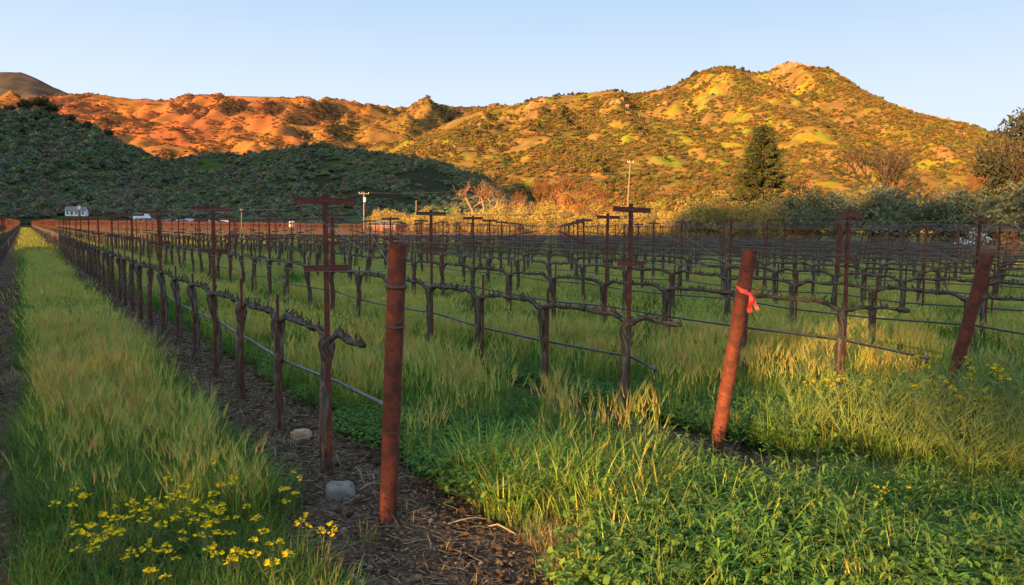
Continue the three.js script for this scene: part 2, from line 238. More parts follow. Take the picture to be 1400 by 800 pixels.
// ------------------------------------------------------------------ foliage builders
const inView = (x, z, m = 0.85) => z < -2.6 && Math.abs(x) < -z * m + 1.2;
function leafBlob(seed, n, rx, ry, size, cols, flat = 0.6) { // a clump of leaf-sized faces through an ellipsoid resting on y=0
  const R = rngOf(seed), g = new GB();
  for (let i = 0; i < n; i++) {
    const a = R() * 6.283, u = Math.acos(1 - 1.35 * R()), r = 0.45 + 0.6 * Math.pow(R(), 0.6), lump = 0.75 + 0.5 * noise(Math.cos(a) * 2 + seed, u * 2, seed);
    const x = Math.cos(a) * Math.sin(u) * rx * r * lump, z = Math.sin(a) * Math.sin(u) * rx * r * lump, y = ry * 0.5 + Math.cos(u) * ry * 0.5 * r * lump;
    const s = size * (0.6 + 0.8 * R()), d1 = V(R() - 0.5, (R() - 0.5) * flat, R() - 0.5).normalize(), d2 = V(R() - 0.5, (R() - 0.5), R() - 0.5).cross(d1).normalize();
    g.col = cols[Math.floor(R() * cols.length)].map(v => v * (0.75 + 0.5 * R()));
    const q = (p, k) => [x + d1.x * p * s + d2.x * k * s, y + d1.y * p * s + d2.y * k * s, z + d1.z * p * s + d2.z * k * s];
    g.tri(q(-1, -0.1), q(0.1, -0.55), q(1, 0.1)); g.tri(q(-1, -0.1), q(1, 0.1), q(-0.1, 0.55));
  }
  return g.build();
}
// chaparral and oak wood on the hillsides: masses nobody could count
{
  const R = rngOf(77);
  const shrubA = leafBlob(5, 60, 1, 1.2, 0.36, [[1, 1, 1], [0.8, 0.85, 0.8]]);
  const oakA = leafBlob(9, 120, 1, 1.5, 0.3, [[1, 1, 1], [0.8, 0.85, 0.8], [1.15, 1.1, 1]]);
  const L1 = [];
  for (let i = 0; i < 190000; i++) {
    const z = -1380 + 800 * R(), x = lerp(-220, 0.86 * -z + 40, R()); if (x > 1250) continue; const h = goldM.height(x, z); if (h < 2) continue;
    const t = (z + 1350) / 760, d = fbm(x / 55, z / 40, 3, 5), e = fbm(x / 14, z / 14, 2, 9), open = smooth(0.47, 0.38, fbm(x / 90 + 7, z / 70 + 3, 3, 2));
    if (d * 0.4 + e * 0.6 - open * 0.24 < 0.468 + (R() - 0.5) * 0.3) continue;
    const k = R(), s = 0.9 + 2.1 * Math.pow(R(), 3);
    const c = k < 0.3 ? [0.13, 0.115, 0.035] : k < 0.62 ? [0.2, 0.17, 0.04] : k < 0.87 ? [0.22, 0.155, 0.045] : [0.28, 0.17, 0.055];
    L1.push({ p: [x, h - 0.2 * s, z], r: R() * 6.28, s, sy: s * (0.7 + 0.6 * R()), c: c.map(v => v * (0.75 + 0.5 * R())) });
  }
  // scattered snags and trees standing on the skyline
  for (let i = 0; i < 420; i++) { const x = lerp(-60, 900, R()), z = -1350 + 14 * (R() - 0.3), h = goldM.height(x, z); if (noise(x / 28, 4) < 0.5) continue; const s = 1.2 + 1.8 * R(); L1.push({ p: [x, h - 0.3, z], r: R() * 6, s, sy: s * (0.9 + 1.3 * R()), c: [0.07, 0.06, 0.035] }); }
  for (let i = 0; i < 16000; i++) { // oaks gathered in the gullies and on the lower slopes
    const z = -1360 + 760 * R(), x = lerp(-200, 0.86 * -z + 40, R()); if (x > 1250) continue; const h = goldM.height(x, z); if (h < 2) continue;
    const dip = 0.5 * (goldM.height(x - 14, z) + goldM.height(x + 14, z)) - h, low = smooth(-1150, -700, z); if (dip + low * 0.5 + 3 * (fbm(x / 40, z / 40, 2, 71) - 0.5) < 1.5) continue; const s = 2 + 2.4 * R() * R();
    L1.push({ p: [x, h - 0.3 * s, z], r: R() * 6.28, s, sy: s * (0.8 + 0.5 * R()), c: (R() < 0.6 ? [0.1, 0.095, 0.03] : [0.17, 0.13, 0.045]).map(v => v * (0.75 + 0.5 * R())) });
  }
  { // bare rock at the peak and on the right shoulder
    const rk = new THREE.IcosahedronGeometry(1, 2), p = rk.attributes.position; for (let i = 0; i < p.count; i++) { const x = p.getX(i), y = p.getY(i), z = p.getZ(i), n = 0.6 + 0.8 * noise(x * 2 + 4, y * 2.4 + 4, z * 2 + 4); p.setXYZ(i, x * n, y * n, z * n); } rk.computeVertexNormals(); const LR = [];
    for (const [cx, cz, rx, rz, n, s0] of [[500, -1325, 38, 26, 90, 5], [776, -1338, 20, 14, 26, 5], [702, -1340, 14, 10, 14, 4], [430, -1200, 40, 40, 16, 4], [620, -1120, 60, 60, 16, 3.5], [180, -1180, 80, 60, 18, 4], [40, -1240, 60, 50, 14, 4]]) for (let i = 0; i < n; i++) { const x = cx + (R() + R() - 1) * rx, z = cz + (R() + R() - 1) * rz, s = s0 * (0.4 + 0.9 * R()); LR.push({ p: [x, goldM.height(x, z) - 0.1 * s, z], r: R() * 6.28, tx: (R() - 0.5) * 0.8, s, sy: s * (0.6 + 0.7 * R()), c: mixc([0.3, 0.135, 0.065], [0.42, 0.2, 0.1], R()) }); }
    scatter('rock_outcrops', rk, new THREE.MeshPhysicalMaterial({ roughness: 1, specularIntensity: 0.1 }), LR, 'orange rock outcrops on the golden mountain', 'rocks');
  }
  scatter('chaparral', shrubA, M.leaf, L1, 'patchy chaparral shrubs covering the golden mountain', 'shrubs');
  const L2 = [];
  for (let i = 0; i < 50000; i++) {
    const z = -2510 + 1100 * R(), x = lerp(-0.8 * -z, 200, R()), h = redM.height(x, z); if (h < 3) continue;
    const k = smooth(-800, -200, x), d = fbm(x / 120, z / 90, 4, 5); if (d * 0.7 + 0.3 * fbm(x / 30, z / 30, 2, 3) < 0.53 - 0.1 * k + (R() - 0.5) * 0.12) continue; const s = 1.6 + 3 * Math.pow(R(), 2);
    L2.push({ p: [x, h - 0.2 * s, z], r: R() * 6.28, s, sy: s * (0.6 + 0.5 * R()), c: mixc([0.28, 0.14, 0.07], [0.17, 0.13, 0.055], clamp(k * 0.8 + R() * 0.3)) });
  }
  scatter('brush', shrubA, M.leaf, L2, 'low brown brush dotted over the reddish ridge', 'shrubs');
  const L3 = [];
  for (const [H, n, zr, xr, sz] of [[leftH, 26000, [-530, -285], [-470, -110], 2.3], [midH, 20000, [-612, -372], [-430, 60], 1.9]]) for (let i = 0; i < n; i++) {
    const z = lerp(zr[0], zr[1], R()), x = lerp(xr[0], xr[1], R()), h = H.height(x, z); if (h < 0.6 || (z > -335 && x > -200 && x < -100)) continue;
    const d = fbm(x / 32, z / 32, 3, 5); if (d < (H.hmax < 80 ? 0.36 : 0.4) + (R() - 0.5) * 0.14) continue;
    const k = R(), s = sz * (0.4 + 1.1 * R() * R()), c = k < 0.45 ? [0.13, 0.165, 0.1] : k < 0.85 ? [0.18, 0.22, 0.125] : [0.18, 0.185, 0.13];  // leaf colours lightened towards blue-green to stand in for haze
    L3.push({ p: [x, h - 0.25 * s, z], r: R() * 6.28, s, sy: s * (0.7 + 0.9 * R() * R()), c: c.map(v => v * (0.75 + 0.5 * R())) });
  }
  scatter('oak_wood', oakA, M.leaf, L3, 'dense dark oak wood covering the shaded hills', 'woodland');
  const L4 = [];
  for (let i = 0; i < 900; i++) { const z = lerp(-200, 200, R()), x = lerp(-1150, -480, R()), h = shadeH.height(x, z); if (h < 3) continue; const s = 4 + 3 * R(); L4.push({ p: [x, h - 1, z], r: R() * 6, s, c: [0.06, 0.065, 0.03] }); }
  scatter('hilltop_wood', oakA, M.leaf, L4, 'wood on the hill at the sunset side of the valley', 'woodland');
  // grass fields at the foot of the left hill: rows of a young far vineyard
  const rowBush = leafBlob(21, 30, 1, 1, 0.45, [[1, 1, 1]]), L5 = [];
  for (let k = 0; k < 34; k++) for (let j = 0; j < 60; j++) { const x = -118 - k * 4.6 + j * 0.7, z = -232 - j * 1.5; if (x < -0.85 * -z) continue; L5.push({ p: [x, gy(x, z) + 0.2 + j * 0.03, z], r: R() * 6, s: 0.8 + 0.3 * R(), c: [0.05 + 0.02 * R(), 0.075, 0.035] }); }
  scatter('far_vine_rows', rowBush, M.leaf, L5, 'dark green far vine rows at the foot of the oak hill', 'vine rows');
}

// ------------------------------------------------------------------ trees
function crownTree(seed, o) { // leafy tree: trunk + limbs mesh, crown mesh
  const R = rngOf(seed), wood = new GB(), crown = new GB(), tips = [];
  wood.col = o.bark || [0.6, 0.55, 0.5];
  const grow = (p, dir, len, r, depth) => {
    const n = 4, pts = [p.clone()], q = p.clone(), d = dir.clone();
    for (let i = 0; i < n; i++) { d.add(V((R() - 0.5) * 0.35, 0.05, (R() - 0.5) * 0.35)).normalize(); q.addScaledVector(d, len / n); pts.push(q.clone()); }
    wood.tube(pts, (t) => r * (1 - 0.45 * t), depth > 1 ? 7 : 4, { cap: false, rough: 0.12, seed });
    if (depth <= 0) { tips.push(q.clone()); return; }
    const k = depth > 1 ? 3 : 3; for (let i = 0; i < k; i++) { const a = R() * 6.28, s = 0.5 + 0.5 * R(); grow(q, d.clone().add(V(Math.cos(a) * s, 0.15 + 0.3 * R(), Math.sin(a) * s)).normalize(), len * (0.6 + 0.25 * R()), r * 0.55, depth - 1); }
  };
  for (let i = 0; i < (o.stems || 1); i++) { const a = R() * 6.28, k = o.stems > 1 ? 0.35 : 0.08; grow(V(Math.cos(a) * 0.1, -0.1, Math.sin(a) * 0.1), V(Math.cos(a) * k, 1, Math.sin(a) * k).normalize(), o.h * 0.3, o.h * 0.028 / Math.sqrt(o.stems || 1), 2); }
  const centres = tips.map(t => t.clone()); for (let i = 0; i < o.lumps; i++) { const a = R() * 6.28, u = Math.acos(1 - (o.low ?? 1.5) * R()), r = 0.55 + 0.45 * Math.sqrt(R()); centres.push(V(Math.cos(a) * Math.sin(u) * o.rx * r, o.cy + Math.cos(u) * o.ry * r, Math.sin(a) * Math.sin(u) * o.rx * r)); }
  for (const c of centres) {
    const cr = o.lump * (0.6 + 0.8 * R()), tone = 0.75 + 0.5 * R(), base = o.cols[Math.floor(R() * o.cols.length)];
    for (let i = 0; i < o.leaves; i++) {
      const a = R() * 6.28, u = Math.acos(2 * R() - 1), r = cr * Math.cbrt(R()), x = c.x + Math.cos(a) * Math.sin(u) * r, y = Math.max(0.05, c.y + Math.cos(u) * r * 0.8), z = c.z + Math.sin(a) * Math.sin(u) * r, s = o.leaf * (0.6 + 0.8 * R());
      const d1 = V(R() - 0.5, R() - 0.4, R() - 0.5).normalize(), d2 = V(R() - 0.5, R() - 0.5, R() - 0.5).cross(d1).normalize(); crown.col = base.map(v => v * tone * (0.8 + 0.4 * R()));
      const q = (p, k) => [x + (d1.x * p + d2.x * k) * s, y + (d1.y * p + d2.y * k) * s, z + (d1.z * p + d2.z * k) * s];
      const w = o.wide || 0.32; crown.tri(q(-1, 0), q(0, -w), q(1, 0)); crown.tri(q(-1, 0), q(1, 0), q(0, w));
    }
  }
  return [wood.build(), crown.build()];
}
function leafyTree(name, label, category, group, geos, pos, turn = 0, scale = 1) { const t = thing(name, label, category, pos, turn, group); part('trunk', geos[0], M.treeBark, t); part('crown', geos[1], M.leaf, t); if (Array.isArray(scale)) t.scale.set(...scale); else t.scale.setScalar(scale); return t; }
function bareTree(seed, o) { // leafless tree: [heavy wood, twigs]
  const R = rngOf(seed), wood = new GB(), twigs = new GB(); wood.col = o.bark; twigs.col = o.twig || o.bark;
  const grow = (p, dir, len, r, depth) => {
    const n = depth > 2 ? 5 : 3, pts = [p.clone()], q = p.clone(), d = dir.clone();
    for (let i = 0; i < n; i++) { d.add(V((R() - 0.5) * o.bend, (R() - 0.42) * o.bend * 0.6, (R() - 0.5) * o.bend)).normalize(); q.addScaledVector(d, len / n); pts.push(q.clone()); }
    (depth > 1 ? wood : twigs).tube(pts, (t) => r * (1 - 0.4 * t), depth > 3 ? 8 : depth > 1 ? 5 : 3, { cap: false, rough: depth > 2 ? 0.18 : 0, seed });
    if (depth <= 0) return; const k = depth > 4 ? 3 : depth > 2 ? 3 : o.fine || 3;
    for (let i = 0; i < k; i++) { const at = depth > 3 ? q : pts[Math.max(1, n - i)], a = R() * 6.28, s = o.spread * (0.5 + 0.8 * R()); grow(at, d.clone().add(V(Math.cos(a) * s, o.up + 0.25 * (R() - 0.3), Math.sin(a) * s)).normalize(), len * (0.62 + 0.22 * R()), r * (0.5 + 0.16 * R()), depth - 1); }
  };
  for (let i = 0; i < (o.stems || 1); i++) { const a = R() * 6.28, k = (o.stems || 1) > 1 ? 0.45 : 0.05; grow(V(0, -0.15, 0), V(Math.cos(a) * k, 1, Math.sin(a) * k).normalize(), o.len, o.r, o.depth); }
  return [wood.build(), twigs.build()];
}
function leaflessTree(name, label, category, group, geos, pos, turn = 0, scale = 1) { const t = thing(name, label, category, pos, turn, group); part('trunk', geos[0], M.treeBark, t); part('crown', geos[1], M.treeBark, t); if (Array.isArray(scale)) t.scale.set(...scale); else t.scale.setScalar(scale); return t; }

const G0 = (x, z) => [x, gy(x, z), z];
{
  const R = rngOf(31);
  // hedge of grey green olives along the far side of the field
  const oliveCols = [[0.15, 0.175, 0.1], [0.19, 0.21, 0.125], [0.13, 0.155, 0.085], [0.22, 0.21, 0.12]];
  const olives = [1, 2, 3, 4].map(k => crownTree(100 + k, { h: 3.4, stems: 3, lumps: 26, rx: 1.9, ry: 1.35, cy: 1.9, lump: 0.62, leaves: 75, leaf: 0.12, wide: 0.3, cols: oliveCols, low: 1.9 }));
  const goldCols = [[0.34, 0.26, 0.06], [0.4, 0.29, 0.08], [0.28, 0.23, 0.06]];
  const golds = [1, 2, 3].map(k => crownTree(140 + k, { h: 3.6, stems: 3, lumps: 24, rx: 2.0, ry: 1.5, cy: 2.0, lump: 0.65, leaves: 120, leaf: 0.11, wide: 0.32, cols: goldCols, low: 1.9 }));
  const hedgeAt = (s, off = 0) => fromRow(GAPW * (LAST + 1.3) + off, s);
  let k = 0;
  for (let s = -14; s < 30; s += 2.3) { // shaded olives at the near end
    const [x, z] = hedgeAt(s + R(), R() * 1.6); if (!inView(x, z, 0.95)) { continue; }
    const big = smooth(18, -6, s), sc = 1.25 + 0.3 * R() + 0.5 * big; leafyTree('olive_tree', 'grey green olive tree in the hedge along the field edge', 'tree', 'olive hedge along the field edge', olives[k++ % 4], G0(x, z), R() * 6.28, [sc * 1.1, sc, sc * 1.1]);
  }
  for (let s = -10; s < 22; s += 4.2) { const [x, z] = hedgeAt(s + R() * 2, 4.5 + R() * 2); if (inView(x, z, 0.95)) { const sc = 1.4 + 0.35 * R() + 0.35 * smooth(18, -6, s); leafyTree('olive_tree', 'taller olive tree standing behind the field edge hedge', 'tree', 'olives behind the hedge', olives[k++ % 4], G0(x, z), R() * 6.28, sc); } }
  for (let s = 31; s < 118; s += 3.1) { // yellow willowy bushes further along
    const [x, z] = hedgeAt(s + R(), R() * 2.5), sc = 0.92 + 0.45 * R();
    leafyTree('yellow_bush', 'yellowish leafy bush in the row along the far field edge', 'bush', 'yellow bushes along the far field edge', golds[k++ % 3], G0(x, z), R() * 6.28, sc);
  }
  // white flowering shrub by the hedge
  { const f = crownTree(171, { h: 1.4, stems: 3, lumps: 12, rx: 0.8, ry: 0.6, cy: 0.8, lump: 0.35, leaves: 60, leaf: 0.06, wide: 0.7, cols: [[0.75, 0.73, 0.74], [0.65, 0.64, 0.66], [0.1, 0.11, 0.06]], low: 1.9 }); leafyTree('flowering_shrub', 'white flowering shrub at the foot of the olive hedge', 'shrub', null, f, G0(27.6, -44), 0.4, 1.15); }
  // conifer
  {
    const t = thing('conifer', 'tall dark conifer rising behind the olive hedge', 'tree', G0(26.2, -78)); const w = new GB(), c = new GB(), Q = rngOf(8); w.col = [0.55, 0.45, 0.38];
    const Ht = 12.4; w.tube([V(0, -0.2, 0), V(0.05, 4, 0), V(0, 8, 0.05), V(0, Ht, 0)], [0.32, 0.24, 0.12, 0.02], 8, { cap: false, rough: 0.15 });
    for (let i = 0; i < 330; i++) {
      const u = Math.pow(Q(), 0.85), y = 1.2 + u * (Ht - 1.3), env = 4.0 * Math.pow(1 - (y - 0.5) / Ht, 0.72) * (y < 3 ? 0.75 + y * 0.08 : 1), L = env * (0.6 + 0.5 * Q()) + 0.2, a = Q() * 6.28, pts = []; const dr = -0.1 + 0.5 * u;
      for (let j = 0; j <= 4; j++) { const s = j / 4; pts.push(V(Math.cos(a) * L * s, y + dr * L * s - 0.25 * L * s * s + 0.12 * L * s * s * s, Math.sin(a) * L * s)); }
      w.tube(pts, (s) => 0.035 * (1 - 0.8 * s), 3, { cap: false });
      const nt = Math.round(26 + 30 * L); for (let j = 0; j < nt; j++) {
        const s = 0.25 + 0.78 * Math.sqrt(Q()), ii = Math.min(3, Math.floor(s * 4)), p = pts[ii].clone().lerp(pts[ii + 1], clamp(s * 4 - ii)); p.add(V((Q() - 0.5) * 0.5, (Q() - 0.55) * 0.42, (Q() - 0.5) * 0.5));
        const z = 0.13 + 0.16 * Q(), d1 = V(Math.cos(a) + (Q() - 0.5) * 1.4, (Q() - 0.6) * 1.3, Math.sin(a) + (Q() - 0.5) * 1.4).normalize(), d2 = V(Q() - 0.5, Q() - 0.5, Q() - 0.5).cross(d1).normalize(); c.col = [[0.07, 0.08, 0.024], [0.09, 0.095, 0.028], [0.055, 0.065, 0.026]][j % 3].map(v => v * (0.7 + 0.6 * Q()));
        const q = (m, n) => [p.x + (d1.x * m + d2.x * n) * z, p.y + (d1.y * m + d2.y * n) * z, p.z + (d1.z * m + d2.z * n) * z]; c.tri(q(-1, 0), q(0.1, -0.3), q(1, 0)); c.tri(q(-1, 0), q(1, 0), q(0.1, 0.3));
      }
    }
    part('trunk', w.build(), M.treeBark, t); part('crown', c.build(), M.leaf, t);
  }
  // bare trees
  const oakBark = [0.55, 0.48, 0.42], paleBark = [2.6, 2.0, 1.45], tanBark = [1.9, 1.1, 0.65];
  const darkOak = bareTree(4, { bark: oakBark, twig: [0.6, 0.5, 0.42], len: 2.0, r: 0.2, depth: 6, bend: 0.6, spread: 0.8, up: 0.12, fine: 3 });
  leaflessTree('bare_oak', 'big leafless oak with dark crooked limbs behind the hedge', 'tree', null, darkOak, G0(30.2, -60), 0.6, [1.65, 1.5, 1.65]);
  const slim = bareTree(15, { bark: [0.75, 0.62, 0.5], len: 2.0, r: 0.2, depth: 6, bend: 0.5, spread: 0.7, up: 0.18, fine: 3 });
  leaflessTree('bare_tree', 'leafless grey tree standing against the dark conifer', 'tree', null, slim, G0(26.6, -70), 2, 0.62);
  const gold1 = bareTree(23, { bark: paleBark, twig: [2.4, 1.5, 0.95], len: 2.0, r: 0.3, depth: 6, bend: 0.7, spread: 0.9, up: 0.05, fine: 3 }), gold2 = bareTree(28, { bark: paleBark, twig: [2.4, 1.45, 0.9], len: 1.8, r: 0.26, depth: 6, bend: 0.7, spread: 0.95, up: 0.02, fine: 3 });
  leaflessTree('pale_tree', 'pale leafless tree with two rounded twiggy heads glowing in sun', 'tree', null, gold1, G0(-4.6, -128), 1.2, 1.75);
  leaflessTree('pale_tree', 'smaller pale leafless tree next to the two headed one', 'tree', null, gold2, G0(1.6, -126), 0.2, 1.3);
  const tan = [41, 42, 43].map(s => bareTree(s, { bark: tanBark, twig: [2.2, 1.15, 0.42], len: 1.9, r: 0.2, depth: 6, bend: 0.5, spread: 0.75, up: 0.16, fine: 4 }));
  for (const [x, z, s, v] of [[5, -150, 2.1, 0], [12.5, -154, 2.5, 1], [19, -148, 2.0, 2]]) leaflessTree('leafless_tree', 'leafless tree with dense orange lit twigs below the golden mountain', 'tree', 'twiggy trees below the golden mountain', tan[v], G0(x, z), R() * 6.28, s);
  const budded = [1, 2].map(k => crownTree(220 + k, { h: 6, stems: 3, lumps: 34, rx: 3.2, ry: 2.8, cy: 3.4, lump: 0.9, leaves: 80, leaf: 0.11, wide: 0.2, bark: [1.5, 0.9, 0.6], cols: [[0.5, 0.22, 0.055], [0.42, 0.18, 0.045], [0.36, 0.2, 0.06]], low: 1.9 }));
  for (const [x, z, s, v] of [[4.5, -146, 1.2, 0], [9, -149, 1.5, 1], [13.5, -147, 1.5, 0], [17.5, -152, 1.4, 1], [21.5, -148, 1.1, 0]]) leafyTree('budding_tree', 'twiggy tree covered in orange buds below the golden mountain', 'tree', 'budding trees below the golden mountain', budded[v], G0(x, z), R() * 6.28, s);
  for (const [x, z, s, v] of [[48, -92, 1.6, 1], [56, -90, 1.75, 0], [64, -96, 1.8, 2], [44, -84, 1.3, 0], [38.5, -96, 1.5, 2], [70, -104, 1.9, 1]]) leaflessTree('brown_tree', 'brown leafless tree in the thicket behind the bare oak', 'tree', 'brown leafless thicket', tan[v], G0(x, z), R() * 6.28, s);
  // dark evergreen at the right edge with bare boughs sticking out of its top
  const ever = crownTree(61, { h: 5.2, lumps: 76, rx: 2.7, ry: 3.2, cy: 4.2, lump: 0.85, leaves: 95, leaf: 0.15, wide: 0.35, cols: [[0.055, 0.058, 0.032], [0.075, 0.075, 0.042], [0.06, 0.062, 0.045]], low: 1.9 });
  leafyTree('evergreen_oak', 'dark evergreen oak crowding over the olive hedge', 'tree', null, ever, G0(35.4, -50), 0.3, [1.25, 1.3, 1.25]);
  leaflessTree('thin_bare_tree', 'thin leafless tree poking out above the dark evergreen oak', 'tree', null, bareTree(66, { bark: oakBark, len: 2.2, r: 0.16, depth: 6, bend: 0.5, spread: 0.6, up: 0.25, fine: 2 }), G0(34.6, -51), 1.1, 1.28);
  // hilltop trees on the oak hill
  const hillOak = [1, 2].map(k => crownTree(180 + k, { h: 9, lumps: 20, rx: 4.2, ry: 3, cy: 6, lump: 1.5, leaves: 50, leaf: 0.5, wide: 0.45, cols: [[0.05, 0.055, 0.03], [0.065, 0.07, 0.035]] }));
  for (const [x, s] of [[-352, 0.8], [-341, 1.0], [-330, 1.25], [-322, 1.0], [-309, 0.75], [-297, 0.7], [-283, 0.8]]) leafyTree('hilltop_oak', 'dark oak on the skyline of the left hill', 'tree', 'oaks on the left hill skyline', hillOak[R() < 0.5 ? 0 : 1], [x, leftH.height(x, -519) - 0.6, -519], R() * 6, s);

  // tall trees left of and behind the photographer: their shade lies over the near field
  const shadeT = [1, 2, 3].map(k => crownTree(200 + k, { h: 14, lumps: 36, rx: 5, ry: 5.4, cy: 9, lump: 1.75, leaves: 190, leaf: 0.34, wide: 0.45, cols: [[0.06, 0.07, 0.03], [0.08, 0.085, 0.035]], low: 1.9 }));
  SHADE_TREES.forEach(([x, z, s], i) => leafyTree('windbreak_tree', 'tall leafy tree in the windbreak beside the vineyard', 'tree', 'windbreak left of the field', shadeT[i % 3], G0(x, z), R() * 6.28, s));
}

// ------------------------------------------------------------------ buildings and poles
const white = std(0.72, 0.71, 0.7), greyRoof = std(0.16, 0.165, 0.17, 0.7), glass = std(0.03, 0.035, 0.04, 0.15), darkWall = std(0.04, 0.05, 0.042), redWall = std(0.24, 0.085, 0.05), tinRoof = std(0.33, 0.33, 0.33, 0.5), paleRoof = std(0.55, 0.54, 0.54, 0.6);
const boxG = (x, y, z, a, b, c) => new GB().box(x, y, z, a, b, c).build();
function gable(L, h, d, over = 0.35) { const g = new GB(), a = L / 2 + over, b = d / 2 + over, e = 0.14; // roof with thickness, ridge along x
  for (const s of [1, -1]) { const P0 = [-a, -over * h / (d / 2), s * b], P1 = [a, -over * h / (d / 2), s * b], P2 = [a, h, 0], P3 = [-a, h, 0], up = (p) => [p[0], p[1] + e, p[2]]; g.quad(up(P0), up(P1), up(P2), up(P3)); g.quad(P0, P1, P2, P3); g.quad(P0, P1, up(P1), up(P0)); g.quad(P0, up(P0), up(P3), P3); g.quad(P1, up(P1), up(P2), P2); } return g.build(); }
function gableWall(L, h, d, rh) { const g = new GB().box(0, h / 2, 0, L, h, d); for (const s of [1, -1]) g.tri([s * L / 2, h, -d / 2], [s * L / 2, h, d / 2], [s * L / 2, h + rh, 0]); return g.build(); }
function house(name, label, pos, turn, L, h, d, rh, wm, rm, wins, chim, base = 0) {
  const t = thing(name, label, 'building', pos, turn); part('wall', gableWall(L, h, d, rh), wm, t); const rf = part('roof', gable(L, rh, d), rm, t); rf.position.y = h;
  for (const [x, y, w, hh, kind] of wins) { const wn = part(kind || 'window', boxG(x, y, d / 2 + 0.02, w, hh, 0.08), glass, t); if (!kind) part('frame', boxG(x, y - hh / 2 - 0.05, d / 2 + 0.06, w + 0.2, 0.08, 0.14), wm, wn); }
  if (chim) part('chimney', boxG(chim[0], h + rh * 0.55, chim[1], 0.9, rh * 1.5, 0.8), wm, rf).position.y = -h; return t;
}
house('farmhouse', 'white farmhouse with grey roof and chimney below the oak hill', [-178, 3.2, -300], 0.25, 7.2, 2.3, 4.6, 1.4, white, greyRoof, [[-2.7, 1.3, 0.8, 1.1], [-1.2, 1.2, 0.9, 1.4], [0.4, 1.3, 0.8, 1.1], [2.8, 1.3, 0.8, 1.1], [1.6, 1.05, 0.9, 2.0, 'door']], [1.3, 1.2]);
house('farm_outbuilding', 'small white outbuilding with pale gable roof among the farm sheds', [-147, 0.3, -290], 0.95, 5.5, 2.6, 4.2, 1.5, white, paleRoof, [[-1.2, 1.4, 0.9, 1], [1.2, 1.4, 0.9, 1]], null);
house('low_shed', 'long low white shed beside the pale gable outbuilding', [-138.5, 0, -288], 0.1, 8.5, 1.6, 4, 0.7, white, greyRoof, [[-2.4, 0.9, 1.2, 0.8], [0, 0.8, 1.2, 1.4, 'door'], [2.6, 0.9, 1.2, 0.8]], null);
house('grey_shed', 'dark shed with grey roof among the farm buildings', [-127, 0, -285], 0.2, 6, 1.6, 4, 1.0, darkWall, tinRoof, [[-1.4, 0.9, 1, 0.8], [1.4, 0.8, 1.4, 1.5, 'door']], null);
house('tin_roof_barn', 'low barn with pale tin roof at the field edge', [-112, -0.4, -280], 0.1, 7, 1.7, 4.5, 0.8, darkWall, paleRoof, [[0, 0.85, 1.8, 1.6, 'door'], [-2.4, 1, 0.9, 0.7]], null);
house('red_shed', 'small red walled shed with dark doorway and grey roof', [-17.6, gy(0, -104), -104], -0.35, 3.6, 1.75, 2.6, 0.45, redWall, greyRoof, [[0.5, 0.95, 1.0, 0.9]], null);
{ const [x, z] = [0.55, -95]; const t = thing('storage_container', 'dark green storage container in the gap between bushes', 'container', G0(x, z), -0.2); part('body', new GB().box(0, 1.25, 0, 2.3, 1.7, 3.2).build(), std(0.02, 0.035, 0.03, 0.6), t); part('roof', new GB().box(0, 2.16, 0, 2.42, 0.12, 3.3).build(), std(0.1, 0.11, 0.11, 0.5), t); for (const s of [-0.55, 0.55]) { const d = part('door', boxG(s, 1.25, 1.615, 1.05, 1.56, 0.03), std(0.024, 0.04, 0.034, 0.6), t); part('handle', boxG(s * 0.2, 1.2, 1.65, 0.03, 0.9, 0.03), std(0.12, 0.12, 0.12, 0.4), d); } part('skid', boxG(0, 0.2, 0, 2.2, 0.4, 3), std(0.03, 0.03, 0.03), t); }
{ const g = new THREE.LatheGeometry([[0, 0], [1.1, 0], [1.1, 1.5], [0.95, 1.85], [0.5, 2.1], [0, 2.15]].map(p => new THREE.Vector2(...p)), 20); const m = single('water_tank', g, white, 'small white domed water tank on the green field', 'tank'); m.position.set(-74, 0, -246); }
const poleWood = std(0.2, 0.145, 0.1, 0.9);
function pole(label, pos, h, r, arm, can, lean = 0) { const t = thing('utility_pole', label, 'pole', pos); t.rotation.z = lean; part('shaft', new GB().tube([V(0, -0.3, 0), V(0, h * 0.5, 0), V(0, h, 0)], [r, r * 0.9, r * 0.75], 10).build(), poleWood, t); if (arm) { const a = part('crossarm', boxG(0, h - 0.35, r, arm, 0.14, 0.12), poleWood, t); for (const k of [-0.46, -0.2, 0.46]) part('insulator', new GB().tube([V(k * arm, h - 0.28, r), V(k * arm, h - 0.05, r)], [0.05, 0.035], 8).build(), white, a); } if (can) part('transformer', new GB().tube([V(0.2, h - 1.9, 0.24), V(0.2, h - 1.85, 0.24), V(0.2, h - 1.1, 0.24), V(0.2, h - 1.0, 0.24)], [0.2, 0.24, 0.24, 0.12], 14).build(), std(0.6, 0.6, 0.6, 0.5), t); return t; }
pole('utility pole with crossarm and transformer above the yellow bushes', G0(-28, -138), 8.0, 0.15, 1.9, true, -0.01);
pole('short pale pole standing next to the transformer pole', G0(-25.9, -140), 5.2, 0.13, 0, false, -0.06);
pole('thin pole rising behind a trellis crossarm', G0(-17.6, -133), 6.4, 0.12, 0, false, -0.02);
pole('tall slender pole standing alone before the golden mountain', G0(15.4, -100), 10.9, 0.13, 0.8, false, -0.035);
pole('far pole on the shaded valley side', [-96, 0, -260], 6.3, 0.14, 1.2, false);
